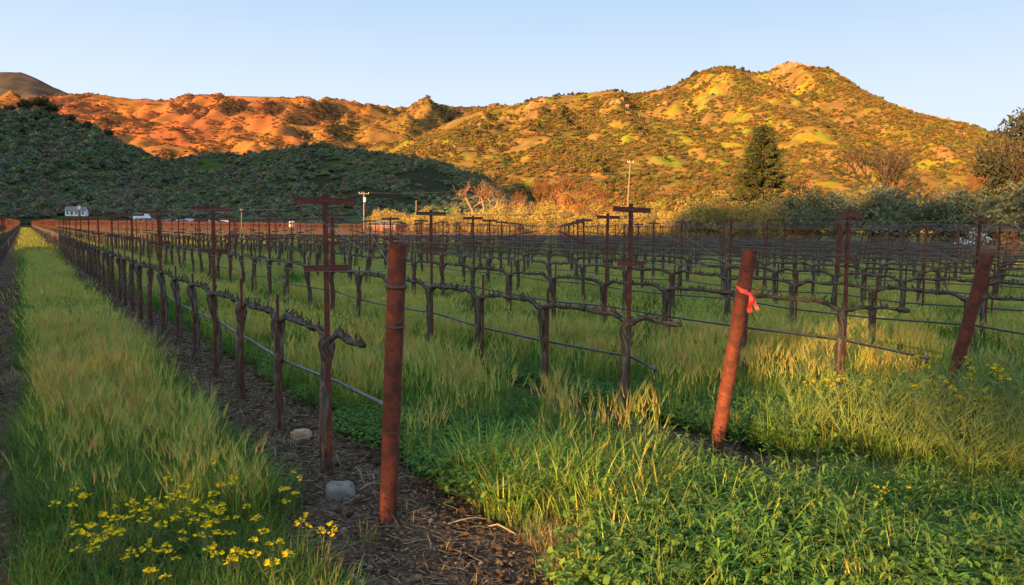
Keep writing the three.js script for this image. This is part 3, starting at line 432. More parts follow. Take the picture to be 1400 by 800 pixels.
{ const A = V(-28, 7.2, -138), sag = (a, b, s) => { const p = []; for (let i = 0; i <= 16; i++) { const t = i / 16; p.push(a.clone().lerp(b, t).add(V(0, -s * 4 * t * (1 - t), 0))); } return p; };
  [[V(-28.8, 7.4, -138), V(-96.5, 6.0, -260), 'left crossarm'], [V(-27.2, 7.4, -138), V(-95.5, 6.0, -260), 'right crossarm'], [V(-27.3, 7.4, -138), V(15.6, 9.3, -100), 'tall slender pole']].forEach(([a, b, w], i) => single('power_line', new GB().tube(sag(a, b, 1.1), 0.011, 4).build(), std(0.12, 0.12, 0.12, 0.5), i === 2 ? 'power line running from the transformer pole to the tall slender pole' : i ? 'power line to the far pole from the inner crossarm end' : 'power line to the far pole from the outer crossarm end', 'power line')); }

// ------------------------------------------------------------------ vineyard: posts, stakes, vines, wires, hoses
const ORD = ['first', 'second', 'third', 'fourth', 'fifth', 'sixth', 'seventh', 'eighth', 'ninth', 'tenth', 'eleventh', 'twelfth', 'thirteenth', 'fourteenth', 'fifteenth', 'sixteenth', 'seventeenth', 'eighteenth', 'nineteenth', 'twentieth', 'twenty-first', 'twenty-second', 'twenty-third', 'twenty-fourth', 'twenty-fifth', 'twenty-sixth', 'twenty-seventh', 'twenty-eighth', 'twenty-ninth', 'thirtieth', 'thirty-first', 'thirty-second', 'thirty-third', 'thirty-fourth', 'thirty-fifth', 'thirty-sixth', 'thirty-seventh', 'thirty-eighth', 'thirty-ninth', 'fortieth'];
const ENDNAME = { 0: 'the end post on bare soil', 1: 'the end post with pink ribbon', 2: 'the leaning end post among mustard' };
const VS = 1.15, S_FIRST = 0.95, ROWLEN = 205, ROWTURN = Math.atan2(-D[1], D[0]); // local +x runs along the row
function vineGeo(seed) { // trunk and two cordon arms, local +x along the row
  const R = rngOf(seed), H = 0.925, parts = {};
  const trunk = new GB(); trunk.col = [1, 1, 1].map(() => 0.9 + 0.1 * R()); const lx = (R() - 0.5) * 0.1, lz = (R() - 0.5) * 0.09, ph = R() * 6;
  const pts = []; for (let i = 0; i <= 16; i++) { const t = i / 16; pts.push(V(lx * Math.sin(t * 2.6) + 0.018 * Math.sin(t * 9 + ph), -0.06 + t * (H + 0.05), lz * Math.sin(t * 3) + 0.018 * Math.cos(t * 7 + ph))); }
  trunk.tube(pts, (t) => (0.033 + 0.026 * Math.exp(-t * 14) + 0.018 * smooth(0.78, 0.97, t) - 0.012 * smooth(0.97, 1, t)) * (0.9 + 0.25 * noise(t * 7, seed)), 10, { rough: 0.3, seed });
  const head = pts[16]; parts.trunk = trunk.build(); parts.arms = [];
  // shaggy bark strips
  for (const s of [-1, 1]) {
    const g = new GB(); g.col = [0.8, 0.78, 0.78]; const L = 0.6 + 0.03 * R(), ap = [head.clone().add(V(0, -0.03, 0))];
    for (let i = 1; i <= 11; i++) { const t = i / 11; ap.push(V(head.x + s * L * t, 0.95 - 0.05 * (1 - smooth(0, 0.35, t)) + (0.01 * Math.sin(t * 7 + ph + s) + 0.012 * (R() - 0.5)) * (1 - t * t * t), head.z + (0.02 * Math.sin(t * 6 + ph)) * (1 - t) - head.z * t)); }
    g.tube(ap, (t) => (0.0245 - 0.007 * t) * (0.75 + 0.6 * noise(t * 11 + s * 3, seed + 3)), 7, { rough: 0.28, seed: seed + s });
    for (let i = 0; i < 8; i++) { // spurs: knobs with cut cane stubs
      const t = 0.1 + i * 0.122 + 0.04 * (R() - 0.5), k = Math.min(10, Math.floor(t * 11)), p = ap[k].clone().lerp(ap[k + 1], t * 11 - k), a = (R() - 0.5) * 1.5, h = 0.018 + 0.04 * R() * R(), d = V(Math.sin(a) * 0.9, 0.9, (R() - 0.5) * 1.1).normalize(); g.col = [0.72, 0.66, 0.62];
      const q = p.clone().addScaledVector(d, h); g.tube([p, p.clone().addScaledVector(d, h * 0.6), q], [0.016, 0.015, 0.009], 5, { rough: 0.3, seed: seed + i });
      const n = R() < 0.75 ? 2 : 1; for (let j = 0; j < n; j++) { const e = d.clone().add(V((R() - 0.5) * 1.3, 0.2, (R() - 0.5) * 1.3)).normalize(); g.col = [0.9, 0.75, 0.65]; g.tube([q, q.clone().addScaledVector(e, 0.015 + 0.05 * R() * R())], [0.0065, 0.005], 4); }
    }
    parts.arms.push(g.build());
  }
  return parts;
}
const vineGeos = [11, 12, 13, 14, 15, 16, 17].map(vineGeo);
function farVineGeo() { const g = new GB(); g.tube([V(0, -0.05, 0), V(0.02, 0.45, 0.02), V(0, 0.95, 0)], [0.055, 0.038, 0.05], 5, { cap: false }); g.tube([V(-0.62, 0.97, 0), V(-0.3, 0.96, 0.02), V(0, 0.92, 0), V(0.3, 0.97, -0.02), V(0.62, 0.96, 0)], [0.022, 0.028, 0.035, 0.028, 0.022], 4, { cap: false }); for (let i = -5; i <= 5; i++) if (i) g.tube([V(i * 0.1, 0.96, 0), V(i * 0.1 + 0.02, 1.05, (i % 2) * 0.03)], [0.018, 0.009], 3, { cap: false }); return g.build(); }
function angleIron(L, w, d) { const g = new GB(), e = 0.005; g.box(0, 0, 0, L, w, e); g.box(0, w / 2 + e / 2 - 0.0005, -d / 2, L, e, d + e); return g; }
function stakeParts() {
  const st = new GB(); st.box(0, 0.89, 0, 0.034, 1.9, 0.006); st.box(0, 0.89, -0.017, 0.006, 1.9, 0.028);
  const up = angleIron(0.40, 0.038, 0.03).build(); up.translate(0, 1.79, 0.0075);
  const low = angleIron(0.29, 0.036, 0.026).build(); low.translate(0, 1.36, 0.0075);
  const tie = (y) => { const g = new GB(), p = []; for (let i = 0; i <= 12; i++) { const a = i / 12 * 6.283; p.push(V(Math.cos(a) * 0.026, y + 0.003 * Math.sin(a * 2), 0.002 + Math.sin(a) * 0.024)); } g.tube(p, 0.0022, 4, { cap: false }); return g.build(); };
  return { st: st.build(), up, low, t1: tie(1.79), t2: tie(1.36) };
}
const SP = stakeParts();
function farStakeGeo() { const g = new GB(); g.box(0, 0.9, 0, 0.036, 1.9, 0.03); g.box(0, 1.79, 0.02, 0.4, 0.045, 0.03); g.box(0, 1.36, 0.02, 0.29, 0.036, 0.026); return g.build(); }
function rodGeo() { const g = new GB(); g.box(0, 0.53, 0, 0.022, 1.14, 0.005); g.box(0, 0.53, -0.011, 0.005, 1.14, 0.02); return g.build(); }
const rodG = rodGeo();

// gather all positions
const vines = [], stakes = [], rods = [], RV = rngOf(5);
for (let i = -2; i <= LAST; i++) for (let k = 0; k * VS + S_FIRST < ROWLEN; k++) {
  const s = k * VS + S_FIRST, [x, z] = rowPoint(i, s), j = (RV() - 0.5) * 0.05, w = RV(), w2 = RV(), w3 = RV(), ok = inView(x, z, 0.92); if (!ok) continue;
  const d = Math.hypot(x, z), T = k % 3 === 0, base = { i, k, x: x + j * D[0], z: z + j * D[1], d, w, w2, w3 };
  vines.push(base); if (T) stakes.push(base); else rods.push(base);
}
const inside = (o) => Math.abs(o.x) < -o.z * 0.73 + 0.4;
const pick = (list, n = 300) => { const a = list.filter(inside).sort((p, q) => p.d - q.d), near = new Set(a.slice(0, n)); return [a.slice(0, n), list.filter(o => !near.has(o))]; };
const rowLabel = (what, o, ord) => ENDNAME[o.i] && ORD[ord] ? `${what}, ${ORD[ord]} from ${ENDNAME[o.i]}` : `${what} in ${o.i > 2 ? 'a row beyond the leaning end post' : o.i < 0 ? 'a row across the bare left verge' : 'the far part of a near row'}`;
{
  const [near, rest] = pick(vines), protos = vineGeos.map(() => null);
  for (const o of near) {
    const v = Math.floor(o.w * vineGeos.length), label = rowLabel('gnarled bare grapevine', o, o.k), grp = ENDNAME[o.i] && ORD[o.k] ? `vines of row ${ORD[o.i]}` : 'vines of the farther rows', turn = ROWTURN + (o.w2 < 0.5 ? Math.PI : 0) + (o.w3 - 0.5) * 0.06, pos = [o.x, gy(o.x, o.z), o.z], sc = [1, 0.985 + 0.03 * o.w3, 1];
    if (!protos[v]) { const t = protos[v] = thing('grapevine', label, 'grapevine', pos, turn, grp); part('trunk', vineGeos[v].trunk, M.bark, t); for (const a of vineGeos[v].arms) part('cordon_arm', a, M.bark, t); t.scale.set(...sc); }
    else cloneOf(protos[v], pos, turn, sc, label, grp);
  }
  scatter('distant_grapevines', farVineGeo(), M.vineFar, rest.map(o => ({ p: [o.x, gy(o.x, o.z), o.z], r: ROWTURN + (o.w2 < 0.5 ? Math.PI : 0), s: 1, sy: 0.95 + 0.1 * o.w3, c: [0.8 + 0.4 * o.w2, 0.8 + 0.35 * o.w2, 0.8 + 0.3 * o.w2] })), 'distant bare grapevines in long rows', 'grapevines');
}
{
  const [near, rest] = pick(stakes); let proto;
  // crossarms stand across the row; local +z looks back along the row to the end posts
  const faceTurn = Math.atan2(-D[0], -D[1]);
  for (const o of near) {
    const label = rowLabel('rusty steel trellis stake with two crossarms', o, o.k / 3), grp = ENDNAME[o.i] ? `trellis stakes of row ${ORD[o.i]}` : 'trellis stakes of the farther rows', off = 0.055, lean = (o.w2 - 0.5) * 0.035 + 0.012, side = (o.w3 - 0.5) * 0.03;
    const pos = [o.x - D[0] * off, gy(o.x, o.z), o.z - D[1] * off];
    if (!proto) { proto = thing('trellis_stake', label, 'stake', pos, faceTurn, grp); const s = part('stake', SP.st, M.rust, proto); part('crossarm', SP.up, M.rust, proto); part('crossarm', SP.low, M.rust, proto); part('wire_tie', SP.t1, M.wire, proto); part('wire_tie', SP.t2, M.wire, proto); proto.rotation.order = 'YXZ'; proto.rotation.x = -lean; proto.rotation.z = side; }
    else { const c = cloneOf(proto, pos, faceTurn, 1, label, grp); c.rotation.order = 'YXZ'; c.rotation.x = -lean; c.rotation.z = side; }
  }
  scatter('distant_trellis_stakes', farStakeGeo(), M.rust, rest.map(o => ({ p: [o.x, gy(o.x, o.z), o.z], r: faceTurn, s: 1, tx: -(o.w2 - 0.5) * 0.035, tz: (o.w3 - 0.5) * 0.03 })), 'distant rusty trellis stakes with crossarms', 'stakes');
  const [rn, rr] = pick(rods); let rp;
  for (const o of rn) { const label = rowLabel('thin rusty vine stake', o, o.k), grp = ENDNAME[o.i] && ORD[o.k] ? `vine stakes of row ${ORD[o.i]}` : 'vine stakes of the farther rows', pos = [o.x - D[0] * 0.065, gy(o.x, o.z), o.z - D[1] * 0.065], turn = faceTurn + (o.w - 0.5) * 0.6; if (!rp) { rp = single('vine_stake', rodG, M.rust, label, 'stake', grp); rp.position.set(...pos); rp.rotation.y = turn; } else cloneOf(rp, pos, turn, [1, 0.95 + 0.12 * o.w2, 1], label, grp); }
  scatter('distant_vine_stakes', rodG, M.rust, rr.map(o => ({ p: [o.x, gy(o.x, o.z), o.z], r: faceTurn, s: 1 })), 'distant thin rusty vine stakes', 'stakes');
}
// end posts: open steel pipe leaning away from the row
function endPost(label, i, lean, h, bands, group) {
  const [x, z] = rowPoint(i, 0), t = thing('end_post', label, 'post', [x, gy(x, z), z], ROWTURN, group), r = 0.048;
  const prof = [[r - 0.006, h - 0.12], [r - 0.006, h - 0.002], [r - 0.003, h + 0.002], [r, h - 0.002]]; for (let k = 1; k <= 24; k++) prof.push([r, h - 0.002 - (h + 0.25) * k / 24]);
  const pg = new THREE.LatheGeometry(prof.map(p => new THREE.Vector2(...p)), 28), uv = pg.attributes.uv; for (let k = 0; k < uv.count; k++) uv.setXY(k, uv.getX(k) * 0.301, pg.attributes.position.getY(k));
  part('pipe', pg, M.rust, t); part('dark_hollow', new THREE.CircleGeometry(r - 0.006, 20).rotateX(-Math.PI / 2).translate(0, h - 0.11, 0), std(0.02, 0.015, 0.013, 1), t);  // near-black disc stands in for the shade inside the open pipe
  for (const [y, n, w] of bands) for (let k = 0; k < n; k++) { const p = []; for (let m = 0; m <= 24; m++) { const a = m / 24 * 6.2832; p.push(V(Math.cos(a) * (r + w * 0.7), y + k * w * 2.3 + 0.004 * Math.sin(a + k), Math.sin(a) * (r + w * 0.7))); } part('wire_wrap', new GB().tube(p, w, 5, { cap: false }).build(), M.wireRust, t); }
  t.rotation.order = 'YXZ'; t.rotation.z = lean; return t;   // local +x runs along the row, so a positive turn about z tips the top outward
}
M.wireRust = std(0.12, 0.075, 0.05, 0.7, { metalness: 0.4 });
M.band = std(0.055, 0.043, 0.038, 0.75);
const p0 = endPost('rusty pipe end post standing upright on bare soil', 0, 0.09, 1.555, [[1.36, 2, 0.002], [1.145, 2, 0.0018], [0.93, 2, 0.0018], [0.54, 2, 0.0018]], 'end posts');
part('strap', new GB().tube(Array.from({ length: 25 }, (_, m) => V(Math.cos(m / 24 * 6.2832) * 0.0485, 1.33, Math.sin(m / 24 * 6.2832) * 0.0485)), 0.012, 6, { cap: false }).build(), M.band, p0);
part('strap', new GB().tube(Array.from({ length: 25 }, (_, m) => V(Math.cos(m / 24 * 6.2832) * 0.0485, 1.115, Math.sin(m / 24 * 6.2832) * 0.0485)), 0.008, 6, { cap: false }).build(), M.band, p0);
const p1 = endPost('bright rusty pipe end post tied with a pink ribbon', 1, 0.155, 1.53, [[1.4, 3, 0.0018], [0.9, 2, 0.0018], [0.5, 2, 0.0018]], 'end posts');
const p2 = endPost('leaning rusty pipe end post among yellow mustard', 2, 0.19, 1.5, [[1.42, 2, 0.0018], [0.9, 2, 0.0018]], 'end posts');
const p3 = endPost('rusty pipe end post next along from the leaning mustard post', 3, 0.15, 1.5, [[1.4, 2, 0.0018]], 'end posts');
const pm = endPost('rusty pipe end post left of the barley verge', -1, 0.1, 1.5, [[1.4, 2, 0.0018]], 'end posts');
// pink ribbon knotted round the second end post
{
  const t = thing('ribbon', 'pink plastic ribbon knotted round the rusty end post', 'ribbon', p1.position.toArray(), ROWTURN); t.rotation.order = 'YXZ'; t.rotation.z = 0.155;
  const pm_ = new THREE.MeshPhysicalMaterial({ color: new THREE.Color().setRGB(0.95, 0.11, 0.11), roughness: 0.4, side: THREE.DoubleSide, transmission: 0.25, thickness: 0, sheen: 0 });
  const strip = (pts, w, up = V(0, 1, 0)) => { const g = new GB(); let a, b; pts.forEach((p, i) => { const ww = Array.isArray(w) ? w[i] : w, u = typeof up === 'function' ? up(i) : up, c = g.v(p.x - u.x * ww / 2, p.y - u.y * ww / 2, p.z - u.z * ww / 2), d = g.v(p.x + u.x * ww / 2, p.y + u.y * ww / 2, p.z + u.z * ww / 2); if (i) { g.t(a, b, d); g.t(a, d, c); } a = c; b = d; }); return g.build(); };
  // camera-facing side of the post, in its own frame
  const toCam = V(-p1.position.x, 0, -p1.position.z).normalize().applyAxisAngle(V(0, 1, 0), -ROWTURN), rightW = V(-p1.position.z, 0, p1.position.x).normalize().applyAxisAngle(V(0, 1, 0), -ROWTURN), y0 = 1.24, r = 0.051;
  const ring = []; for (let i = 0; i <= 40; i++) { const a = i / 40 * 6.2832, c = Math.cos(a), s = Math.sin(a); ring.push(V((toCam.x * c + rightW.x * s) * r, y0 + 0.012 - s * 0.018 + 0.003 * Math.sin(a * 5), (toCam.z * c + rightW.z * s) * r)); }
  part('band', strip(ring, ring.map((_, i) => 0.026 + 0.006 * Math.sin(i * 0.7))), pm_, t);
  const K = toCam.clone().multiplyScalar(r * 0.72).addScaledVector(rightW, r * 0.72).add(V(0, y0 - 0.004, 0));
  const g = new GB(); g.tube([K.clone().addScaledVector(rightW, -0.008), K.clone().addScaledVector(rightW, 0.004).add(V(0, 0.003, 0)), K.clone().addScaledVector(rightW, 0.016)], [0.006, 0.013, 0.007], 8, { rough: 0.2 }); part('knot', g.build(), pm_, t);
  const tail = (dx, dy, w, sway, n = 7) => { const p = []; for (let i = 0; i <= n; i++) { const q = i / n; p.push(K.clone().addScaledVector(rightW, 0.008 + dx * q + 0.006 * Math.sin(q * 6)).addScaledVector(toCam, 0.006 + sway * Math.sin(q * 5) * 0.02).add(V(0, dy * q - 0.01 * q * q, 0))); } const dir = rightW.clone().multiplyScalar(dy < 0 ? Math.abs(dy) : -0.3).add(V(0, Math.abs(dx) * 1.1 + 0.02, 0)).normalize(); return strip(p, p.map((_, i) => w * (0.55 + 0.45 * Math.min(1, i / 2))), (i) => dir.clone().addScaledVector(toCam, 0.4 * Math.sin(i)).normalize()); };
  part('tail', tail(0.022, -0.115, 0.034, 1), pm_, t); part('tail', tail(0.07, -0.085, 0.024, -1), pm_, t);
  // loop standing up to the right
  const lp = []; for (let i = 0; i <= 14; i++) { const a = i / 14 * Math.PI; lp.push(K.clone().addScaledVector(rightW, 0.008 + 0.062 * Math.sin(a)).addScaledVector(toCam, 0.016 * Math.cos(a)).add(V(0, 0.058 * Math.sin(a), 0))); } part('loop', strip(lp, lp.map((_, i) => 0.012 + 0.024 * Math.sin(i / 14 * Math.PI)), V(-0.55, 0.83, 0).normalize()), pm_, t);
}
// wires and drip hoses, row by row
for (let i = -1; i <= LAST; i++) {
  const nm = ENDNAME[i], T = []; let s0 = 0; for (let s = S_FIRST; s < ROWLEN; s += VS * 3) { const [x, z] = rowPoint(i, s); if (inView(x, z, 0.92)) T.push([s, x, z]); } if (T.length < 2) continue;
  const withEnd = T[0][0] < 1.5, R = rngOf(900 + i), ex = rowPoint(i, -0.13), anchor = V(ex[0], gy(...ex) + 1.36, ex[1]);
  const run = (h, off, r, sag, endH) => { const p = []; if (withEnd && i <= 3) p.push(V(ex[0] + D[0] * 0.05, gy(...ex) + endH, ex[1] + D[1] * 0.05)); T.forEach(([s, x, z], n) => { if (n && sag) { const [, X, Z] = T[n - 1]; for (const q of [0.33, 0.67]) p.push(V(lerp(X, x, q) + P[0] * off, lerp(gy(X, Z), gy(x, z), q) + h - sag * (0.6 + 0.8 * R()), lerp(Z, z, q) + P[1] * off)); } p.push(V(x + P[0] * off, gy(x, z) + h, z + P[1] * off)); }); return new GB().tube(p, r, 4).build(); };
  const W = [[1.775, 0.19, 'upper right'], [1.775, -0.19, 'upper left'], [1.345, 0.135, 'lower right'], [1.345, -0.135, 'lower left'], [0.965, 0.02, 'cordon']];
  for (const [h, off, w] of W) single('trellis_wire', run(h, off, 0.0016, 0.01, h > 1 ? 1.4 : 0.95), M.wire, nm ? `${w} trellis wire of the row behind ${nm}` : i > 2 ? `thin ${w} trellis wire in a row beyond the leaning post` : `thin ${w} trellis wire in the row across the left verge`, 'wire', 'trellis wires');
  // drip hose hangs at about 0.6 m
  const hp = [], hs = []; const endS = i === 1 ? 0.62 : i === 2 ? 0.14 : 0.3; if (withEnd && i <= 3) { const [x, z] = rowPoint(i, i === 0 ? 0.03 : endS); hp.push(V(x, gy(x, z) + (i === 0 ? 0.66 : 0.56), z)); }
  const hy = i === 0 ? 0.62 : 0.6;
  T.forEach(([s, x, z], n) => { if (n) { const [S, X, Z] = T[n - 1]; for (const q of [0.33, 0.67]) hp.push(V(lerp(X, x, q) + P[0] * 0.05, lerp(gy(X, Z), gy(x, z), q) + hy - 0.015 - 0.04 * R(), lerp(Z, z, q) + P[1] * 0.05)); } hp.push(V(x + P[0] * 0.05, gy(x, z) + hy, z + P[1] * 0.05)); });
  const t = thing('drip_hose', nm ? `black drip hose of the row behind ${nm}` : i > 2 ? 'black drip hose in a row beyond the leaning end post' : 'black drip hose in the row across the left verge', 'hose', [0, 0, 0], 0, 'drip hoses');
  part('hose', new GB().tube(hp, 0.011, i < 4 ? 8 : 4).build(), i === 0 ? std(0.055, 0.06, 0.068, 0.34) : M.hose, t);
  if (i >= 0 && i <= 3) for (let s = 0.6; s < 9; s += 0.58) { const [x, z] = rowPoint(i, s), n = hp.findIndex(q => rowOf(q.x, q.z)[1] - STEPS * i > s), a = hp[Math.max(0, n - 1)], b = hp[Math.max(1, n)], f = clamp((s - (rowOf(a.x, a.z)[1] - STEPS * i)) / Math.max(0.01, rowOf(b.x, b.z)[1] - rowOf(a.x, a.z)[1])), p = a.clone().lerp(b, f); part('emitter', new GB().tube([p.clone().add(V(D[0] * -0.02, 0, D[1] * -0.02)), p.clone().add(V(D[0] * 0.02, 0, D[1] * 0.02))], 0.0135, 7).build(), M.hose, t); }
  if (withEnd && i <= 3 && i >= 0) { const p = hp[0], q = hp[1].clone().sub(p).normalize(); part('end_clip', new GB().tube([p.clone().addScaledVector(q, -0.02), p.clone().addScaledVector(q, 0.05)], 0.017, 8).build(), std(0.09, 0.095, 0.1, 0.5), t); part('end_clip', new GB().tube([p.clone().add(V(0, 0.012, 0)), p.clone().add(V(0, -0.05, 0))], 0.007, 6).build(), M.hose, t); }
}
// two stones by the nearest vine
function stone(seed, sx, sy, sz, blocky) { const g = new THREE.IcosahedronGeometry(1, blocky === 4 ? 1 : 4), p = g.attributes.position, v = V(); for (let i = 0; i < p.count; i++) { v.fromBufferAttribute(p, i).normalize(); const k = blocky ? 1 / Math.pow(Math.pow(Math.abs(v.x), blocky) + Math.pow(Math.abs(v.y), blocky) + Math.pow(Math.abs(v.z), blocky), 1 / blocky) : 1, n = 0.84 + 0.32 * fbm(v.x * 1.6 + seed, v.y * 1.6 + 5, 3, v.z * 1.6 + seed), f = 0.04 * fbm(v.x * 9 + 3, v.y * 9 + 3, 2, v.z * 9); v.multiplyScalar(k * (n + f)); p.setXYZ(i, v.x * sx, v.y * sy + sy * 0.55, v.z * sz); } g.computeVertexNormals(); return g; }
const stoneMap = (a, b, c) => tex(256, 256, (u, v) => mixc(mixc(a, b, clamp(tfbm(u, v, 6, 5, 3) * 2 - 0.5)), c, smooth(0.6, 0.72, tfbm(u, v, 10, 4, 9))).map(toS), true);
{ const m = single('stone', stone(3, 0.078, 0.05, 0.06, 4), new THREE.MeshStandardMaterial({ map: stoneMap([0.3, 0.19, 0.1], [0.42, 0.29, 0.17], [0.5, 0.42, 0.33]), roughness: 0.95 }), 'tan fieldstone lying beside the vine trunks', 'stone'); m.position.set(-1.6, -0.006, -5.48); m.rotation.y = 0.5;
  const n = single('concrete_block', stone(8, 0.083, 0.065, 0.07, 5), new THREE.MeshStandardMaterial({ map: stoneMap([0.17, 0.16, 0.15], [0.25, 0.235, 0.225], [0.13, 0.12, 0.11]), roughness: 0.95 }), 'squarish grey stone block in front of the first vine', 'stone'); n.position.set(-1.02, -0.012, -4.28); n.rotation.set(0.1, 0.35, -0.06); }

// ------------------------------------------------------------------ cover crop, weeds and litter
function zone(x, z) {
  const [a, s] = rowOf(x, z), i = Math.round(a / GAPW), ca = a - i * GAPW, e = s - headland(a), n = fbm(x * 1.3 + 40, z * 1.3 + 40, 3), n2 = fbm(x * 0.45 + 9, z * 0.45 + 70, 3);
  let half = i <= -1 ? 0.8 : i === 0 ? 0.5 : i === 1 ? 0.3 : 0.12; half += (n - 0.5) * 0.35;
  if (i === 1 && e < 1.6) half += 0.12; let bare = Math.abs(ca - (i === 0 ? 0.04 : 0)) < half && e > (i === 0 ? -2.6 : i === 1 ? -0.85 : i < 0 ? -4 : 0.1);
  if (i === 0 && e < 0.6) bare = ca > -0.56 + 0.1 * smooth(0, 0.6, e) + (n - 0.5) * 0.3 && ca < 0.5 + 0.16 * Math.min(0, e) + (n - 0.5) * 0.45 && e > -2.6;
  return { a, s, i, ca, e, n, n2, bare, mid: Math.abs(ca), strip: Math.floor(a / GAPW) };
}
const RG = rngOf(2024), jit = (k = 0.25) => 1 - k + 2 * k * RG();
function clump(seed, n, rad, h, w, cols, segs, lean = 0.5) { const R = rngOf(seed), g = new GB(); for (let i = 0; i < n; i++) { const a = R() * 6.28, r = rad * Math.sqrt(R()), hh = h * (0.5 + 0.6 * R()); g.col = cols[Math.floor(R() * cols.length)].map(v => v * (0.75 + 0.5 * R())); g.blade(Math.cos(a) * r, -0.02, Math.sin(a) * r, a + (R() - 0.5) * 2.5, hh, w * (0.7 + 0.6 * R()), hh * lean * (0.3 + 1.0 * R()), segs); } return g.build(); }
function barley(seed, n, rad, h, near) { // upright stalks with bristly nodding ears
  const R = rngOf(seed), g = new GB(), w = near ? 1 : 1.8;
  for (let i = 0; i < n; i++) {
    const a = R() * 6.28, r = rad * Math.sqrt(R()), x = Math.cos(a) * r, z = Math.sin(a) * r, hh = h * (0.62 + 0.45 * R()), d = R() * 6.28, bent = R() < 0.14, lean = hh * (bent ? 0.4 + 0.5 * R() : 0.04 + 0.2 * R()), tone = Math.pow(R(), 1.9);
    g.col = mixc([0.17, 0.3, 0.05], [0.37, 0.38, 0.1], tone).map(v => v * (0.8 + 0.4 * R())); g.blade(x, -0.02, z, d, hh, 0.004 * w, lean, near ? 4 : 2, 0.3);
    const tx = x + Math.cos(d) * lean, tz = z + Math.sin(d) * lean, ty = hh - 0.02 - 0.105 * lean * 1; // ear
    const ear = 0.06 + 0.035 * R(), nod = 0.12 + 0.4 * R(), ex = Math.cos(d) * nod, ez = Math.sin(d) * nod, ey = 0.8, q = (t, o) => [tx + ex * ear * t + o[0], ty + ey * ear * t + o[1], tz + ez * ear * t + o[2]];
    g.col = mixc([0.31, 0.41, 0.095], [0.54, 0.47, 0.17], tone).map(v => v * (0.85 + 0.3 * R())); const k = 0.0055 * w, o = [[k, 0, 0], [0, 0, k], [-k, 0, 0], [0, 0, -k]];
    for (let m = 0; m < 4; m++) { g.tri(q(0, [0, 0, 0]), q(0.35, o[m]), q(0.35, o[(m + 1) % 4])); g.tri(q(0.35, o[m]), q(1, [0, 0, 0]), q(0.35, o[(m + 1) % 4])); }
    const na = near ? 9 : 4; for (let m = 0; m < na; m++) { const t = 0.2 + 0.8 * m / na, b = R() * 6.28, sp = 0.12 + 0.16 * R(), L = 0.07 + 0.05 * R(), ux = ex + Math.cos(b) * sp, uz = ez + Math.sin(b) * sp, p = q(t, [0, 0, 0]), ww = 0.0012 * w; g.tri([p[0] - Math.sin(b) * ww, p[1], p[2] + Math.cos(b) * ww], [p[0] + Math.sin(b) * ww, p[1], p[2] - Math.cos(b) * ww], [p[0] + ux * L, p[1] + 0.85 * L, p[2] + uz * L]); }
  }
  for (let i = 0; i < n * 1.3; i++) { const a = R() * 6.28, r = rad * Math.sqrt(R()), hh = h * (0.35 + 0.4 * R()); g.col = mixc([0.12, 0.25, 0.04], [0.26, 0.31, 0.07], R()); g.blade(Math.cos(a) * r, -0.02, Math.sin(a) * r, R() * 6.28, hh, 0.006 * w, hh * (0.1 + 0.9 * R() * R()), near ? 4 : 2); }
  return g.build();
}
function clover(seed, n, rad, h) { // trifoliate leaves on thin stalks
  const R = rngOf(seed), g = new GB();
  for (let i = 0; i < n; i++) {
    const a = R() * 6.28, r = rad * Math.sqrt(R()), hh = h * (0.35 + 0.65 * R()) * (1 - 0.35 * r / rad), x = Math.cos(a) * r, z = Math.sin(a) * r, s = 0.007 + 0.009 * R(), tilt = (R() - 0.5) * 2.2, rot = R() * 6.28, tone = 0.7 + 0.6 * R(), yel = R() < 0.1 ? 0.7 : R() * 0.35;
    g.col = [0.05, 0.1, 0.025]; g.blade(x * 0.6, -0.02, z * 0.6, a, hh + 0.02, 0.0025, r * 0.4, 2, 0);
    g.col = mixc([0.085, 0.185, 0.038], [0.2, 0.28, 0.04], yel).map(v => v * tone);
    for (let k = 0; k < 3; k++) { const b = rot + k * 2.094, c = Math.cos(b), d = Math.sin(b), q = (p, t, up) => [x + (c * p - d * t) * s, hh + (up + tilt * (p * 0.8 * Math.cos(b) + t * 0.8 * Math.sin(b)) ) * s, z + (d * p + c * t) * s], i0 = g.v(...q(0.1, 0, 0)), i1 = g.v(...q(0.8, -0.7, 0.25)), i2 = g.v(...q(1.65, -0.55, 0.1)), i3 = g.v(...q(1.6, 0, -0.05)), i4 = g.v(...q(1.65, 0.55, 0.1)), i5 = g.v(...q(0.8, 0.7, 0.25)); g.t(i0, i1, i3); g.t(i1, i2, i3); g.t(i0, i3, i5); g.t(i5, i3, i4); }
  }
  return g.build();
}
const green = [[0.085, 0.165, 0.032], [0.12, 0.2, 0.04], [0.07, 0.14, 0.035], [0.18, 0.22, 0.055]], dryC = [[0.34, 0.27, 0.16], [0.26, 0.2, 0.12], [0.42, 0.35, 0.22]];
const gNear = [1, 2].map(k => clump(300 + k, 26, 0.1, 0.22, 0.006, green, 4, 0.7)), gMid = clump(310, 22, 0.2, 0.24, 0.013, green, 2, 0.6), gFar = clump(311, 22, 0.45, 0.42, 0.035, [[0.11, 0.19, 0.035], [0.17, 0.22, 0.05], [0.27, 0.27, 0.08]], 2, 0.4);
const bNear = [1, 2, 3].map(k => barley(320 + k, 7, 0.11, 0.4, true)), bMid = [1, 2].map(k => barley(330 + k, 13, 0.22, 0.37, false)), cNear = [1, 2].map(k => clover(340 + k, 52, 0.16, 0.18));
